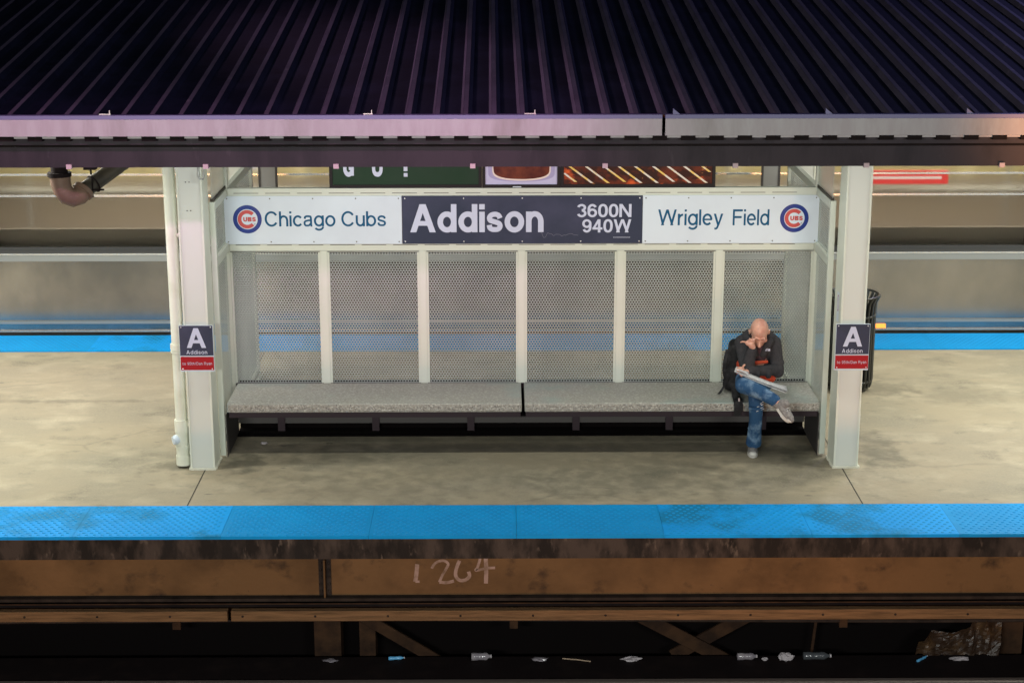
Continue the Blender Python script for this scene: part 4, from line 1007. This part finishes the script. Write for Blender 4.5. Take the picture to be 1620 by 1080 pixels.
# brows, lids, mouth line
fm = MB()
for s_ in (-1, 1):
    fm.cap(hp(s_ * .014, .091, .012), hp(s_ * .046, .076, .014), .0035, .003, n=6)
    fm.cap(hp(s_ * .020, .084, -.024), hp(s_ * .042, .074, -.024), .003, .0028, n=6)
fm.build('eyebrows', M('brow_brown', (.16, .075, .05), .8), pn)
MB().cap(hp(-.018, .0925, -.079), hp(.018, .0925, -.079), .0022, .0022, n=6).build('mouth', M('lip', (.38, .14, .12), .6), pn)
# hoodie
jk = MB()
jk.ell((1.925, .59, .73), (.150, .115, .18)); jk.ell((1.925, .555, .86), (.150, .110, .12))
jk.cap((1.815, .55, .905), (2.040, .555, .905), .070, .070)
jk.cap((1.795, .545, .905), (1.812, .325, .715), .062, .052); jk.cap((1.812, .330, .715), (1.845, .315, .905), .055, .042)
jk.cap((2.060, .55, .900), (2.080, .425, .690), .062, .054); jk.cap((2.080, .425, .705), (1.830, .285, .728), .050, .040)
# folds at elbows
for (c, r_) in (((1.80, .36, .77), (.05, .055, .03)), ((2.09, .46, .76), (.05, .05, .026)), ((1.835, .33, .82), (.048, .04, .02)), ((1.99, .35, .70), (.03, .055, .05)), ((1.90, .30, .715), (.02, .05, .048))):
    jk.ell(c, r_)
# hood bunched round the neck
for k in range(14):
    t = R(-30 + 240 * k / 13); cx_ = 1.925 + .098 * math.cos(t); cy_ = .515 + .075 * math.sin(t)
    jk.ell((cx_, cy_, .955 + .028 * math.sin(t)), (.040, .038, .045 - .01 * math.sin(t)))
jk.ell((1.925, .61, .955), (.10, .05, .055))
jk.cap((1.845, .44, .93), (1.895, .44, .83), .035, .03); jk.cap((2.005, .44, .93), (1.955, .44, .83), .035, .03)
jk.build('hooded_jacket', m_hood, pn, remesh=.0058, smooth_it=3)
ch = MB(); ch.ell((1.935, .462, .835), (.060, .035, .085)); ch.build('chest_panel', m_hood2, pn, remesh=.006, smooth_it=2)
MB().cap((1.90, .418, .765), (1.985, .422, .772), .016, .014).build('orange_lining', m_orange, pn)
hm = MB(); hm.ell((1.925, .575, .64), (.150, .135, .060)); hm.cap((1.80, .53, .625), (1.79, .55, .72), .042, .035); hm.cap((1.845, .44, .637), (2.025, .44, .632), .045, .045)
hm.build('orange_hem', m_orange, pn, remesh=.006, smooth_it=2)
MB().box(1.917, 1.923, .425, .433, .585, .662).build('zip', m_hood2, pn)
lg = MB()
for q in range(3): lg.ring(1.990, .868, .006 + q * .0065, .0095 + q * .0065, .405, 90, 180, n=8)
lg.box(1.992, 2.008, .404, .4055, .868, .886)
lg.build('chest_emblem', m_ltr, pn)
# jeans
jn = MB()
jn.ell((1.92, .61, .555), (.155, .125, .085))
jn.cap((1.985, .58, .555), (1.874, .19, .552), .088, .066); jn.cap((1.874, .19, .552), (1.888, .255, .34), .064, .054); jn.cap((1.888, .255, .34), (1.895, .345, .17), .054, .055); jn.tube([(1.889, .26, .32), (1.893, .325, .2), (1.896, .372, .085)], [.053, .057, .066], 20)
jn.cap((1.85, .58, .585), (1.768, .175, .645), .092, .070); jn.cap((1.768, .175, .645), (1.89, .06, .62), .070, .058); jn.cap((1.89, .06, .62), (1.985, -.045, .585), .058, .050)
for (c, r_) in (((1.872, .15, .46), (.066, .05, .016)), ((1.889, .30, .24), (.060, .055, .013)), ((1.80, .30, .66), (.07, .02, .07)), ((1.93, .02, .61), (.02, .06, .055))):
    jn.ell(c, r_)
jn.build('jeans', m_jean, pn, remesh=.0058, smooth_it=2)
fr = MB()
rnd = random.Random(9)
for k in range(9):
    a = V3(1.895 + rnd.uniform(-.028, .028), .121 - .0 , .545 - k * .013); fr.cap(a, a + V3(rnd.uniform(.012, .030), .004, rnd.uniform(.0, .012)), .0032, .0022, n=6)
for k in range(7):
    a = V3(1.79 + k * .009, .105 + k * .001, .672 + rnd.uniform(-.02, .018)); fr.cap(a, a + V3(rnd.uniform(.012, .024), -.004, rnd.uniform(-.006, .010)), .0032, .0022, n=6)
fr.build('frayed_tears', m_fray, pn)
MB().ell((1.792, .112, .668), (.014, .014, .018)).build('bare_knee', m_skin, pn)
# shoes
def shoe(heel, toe, up, nm='shoe'):
    heel = V3(*heel); toe = V3(*toe); up = V3(*up).normalized(); d = (toe - heel).normalized(); sd = d.cross(up).normalized(); up = sd.cross(d)
    L_ = (toe - heel).length
    rot = Matrix((sd, d, up)).transposed()
    m_ = MB(); m_.ell(heel + d * L_ * .22 + up * .045, (.036, .055, .045), rot=rot); m_.ell(heel + d * L_ * .58 + up * .034, (.041, .10, .036), rot=rot); m_.ell(heel + d * L_ * .25 + up * .080, (.034, .042, .035), rot=rot)
    u = m_.build(nm, m_shoe, pn, remesh=.005, smooth_it=2)
    s2 = MB()
    n = 28; vs = []
    for zz in (-.002, .022):
        for k in range(n):
            t = 2 * math.pi * k / n; w = .043 + .006 * math.sin(t)
            vs.append(heel + d * (L_ * .5 + L_ * .53 * math.sin(t)) + sd * w * math.cos(t) * (1 if math.sin(t) > 0 else .85) + up * zz)
    s2.add(vs, [(k, (k + 1) % n, (k + 1) % n + n, k + n) for k in range(n)] + [tuple(range(n - 1, -1, -1)), tuple(range(n, 2 * n))])
    s2.build('sole', m_sole, u)
    MB().ell(heel + d * L_ * .93 + up * .026, (.034, .034, .022), rot=rot).build('toe_cap', m_sole, u)
    l = MB()
    for k in range(5):
        c = heel + d * L_ * (.42 + .085 * k) + up * (.083 - .0075 * k - .002 * k * k * .3); l.cap(c - sd * .018, c + sd * .018, .0032, .0032, n=6)
    l.build('laces', m_lace, u)
shoe((1.900, .475, .004), (1.876, .250, .004), (0, 0, 1))
shoe((1.995, -.045, .545), (2.092, -.13, .430), (.55, -.45, .62))
for (a, b) in (((1.975, -.035, .590), (2.012, -.060, .555)),): MB().cap(a, b, .047, .040).build('sock', m_shoe, pn)

# newspaper
nw = thing('newspaper', (1.9, .15, .68), 'open newspaper resting across the lap of the seated man', 'newspaper')
def sheet(A, B, C, D, sag, seed, n=14, m=6):
    A, B, C, D = map(lambda q: Vector(q), (A, B, C, D)); vs = []; fs = []; rnd = random.Random(seed); ph = rnd.uniform(0, 6)
    for i in range(n + 1):
        u = i / n
        for k in range(m + 1):
            v = k / m; p = (A * (1 - u) + B * u) * (1 - v) + (D * (1 - u) + C * u) * v
            vs.append(p + V3(0, 0, -sag * math.sin(math.pi * u) + .006 * math.sin(5 * u + ph) * v))
    for i in range(n):
        for k in range(m):
            a = i * (m + 1) + k; fs.append((a, a + m + 1, a + m + 2, a + 1))
    return MB().add(vs, fs, smooth=True)
sheet((1.690, .185, .764), (2.105, .055, .630), (2.120, .215, .628), (1.715, .26, .752), .004, 1).build('page', m_paper, nw, solid=.0015)
sheet((1.690, .180, .758), (2.095, .050, .616), (2.118, .20, .612), (1.715, .26, .745), .007, 2).build('page', m_paper, nw, solid=.0015)
sheet((1.695, .190, .774), (1.80, .155, .742), (1.82, .27, .738), (1.72, .28, .768), -.004, 4).build('folded_page', m_paper, nw, solid=.0015)

# backpack behind his right side
bk = thing('backpack', (1.73, .72, .46), 'black backpack with dangling straps propped behind the seated man', 'backpack')
mb = MB(); mb.ell((1.765, .72, .66), (.095, .10, .19)); mb.ell((1.755, .66, .58), (.085, .09, .12)); mb.ell((1.73, .62, .525), (.075, .08, .06)); mb.ell((1.76, .75, .82), (.05, .06, .06))
mb.cap((1.70, .63, .60), (1.70, .60, .52), .04, .035)
mb.build('bag_body', m_pack, bk, remesh=.008, smooth_it=3)
def strap(pts, w, nm='strap'):
    vs = []; fs = []
    for i, p in enumerate(pts): vs += [V3(*p) + V3(-w / 2, 0, 0), V3(*p) + V3(w / 2, 0, 0)]
    for i in range(len(pts) - 1): fs.append((2 * i, 2 * i + 1, 2 * i + 3, 2 * i + 2))
    return MB().add(vs, fs).build(nm, m_pack, bk, solid=.004)
strap([(1.70, .58, .60), (1.675, .56, .56), (1.655, .54, .52), (1.628, .52, .485), (1.61, .50, .474)], .022)
strap([(1.735, .52, .56), (1.735, .44, .50), (1.735, .36, .472), (1.735, .292, .468), (1.737, .282, .43), (1.740, .282, .352)], .052)
strap([(1.76, .52, .55), (1.765, .40, .48), (1.768, .30, .468), (1.77, .283, .44), (1.772, .281, .39)], .03)
strap([(1.70, .70, .80), (1.675, .66, .72), (1.665, .62, .64), (1.68, .60, .57)], .03, 'shoulder_strap')
MB().box(1.745, 1.757, .285, .30, .475, .50).build('buckle', m_wrap, bk)
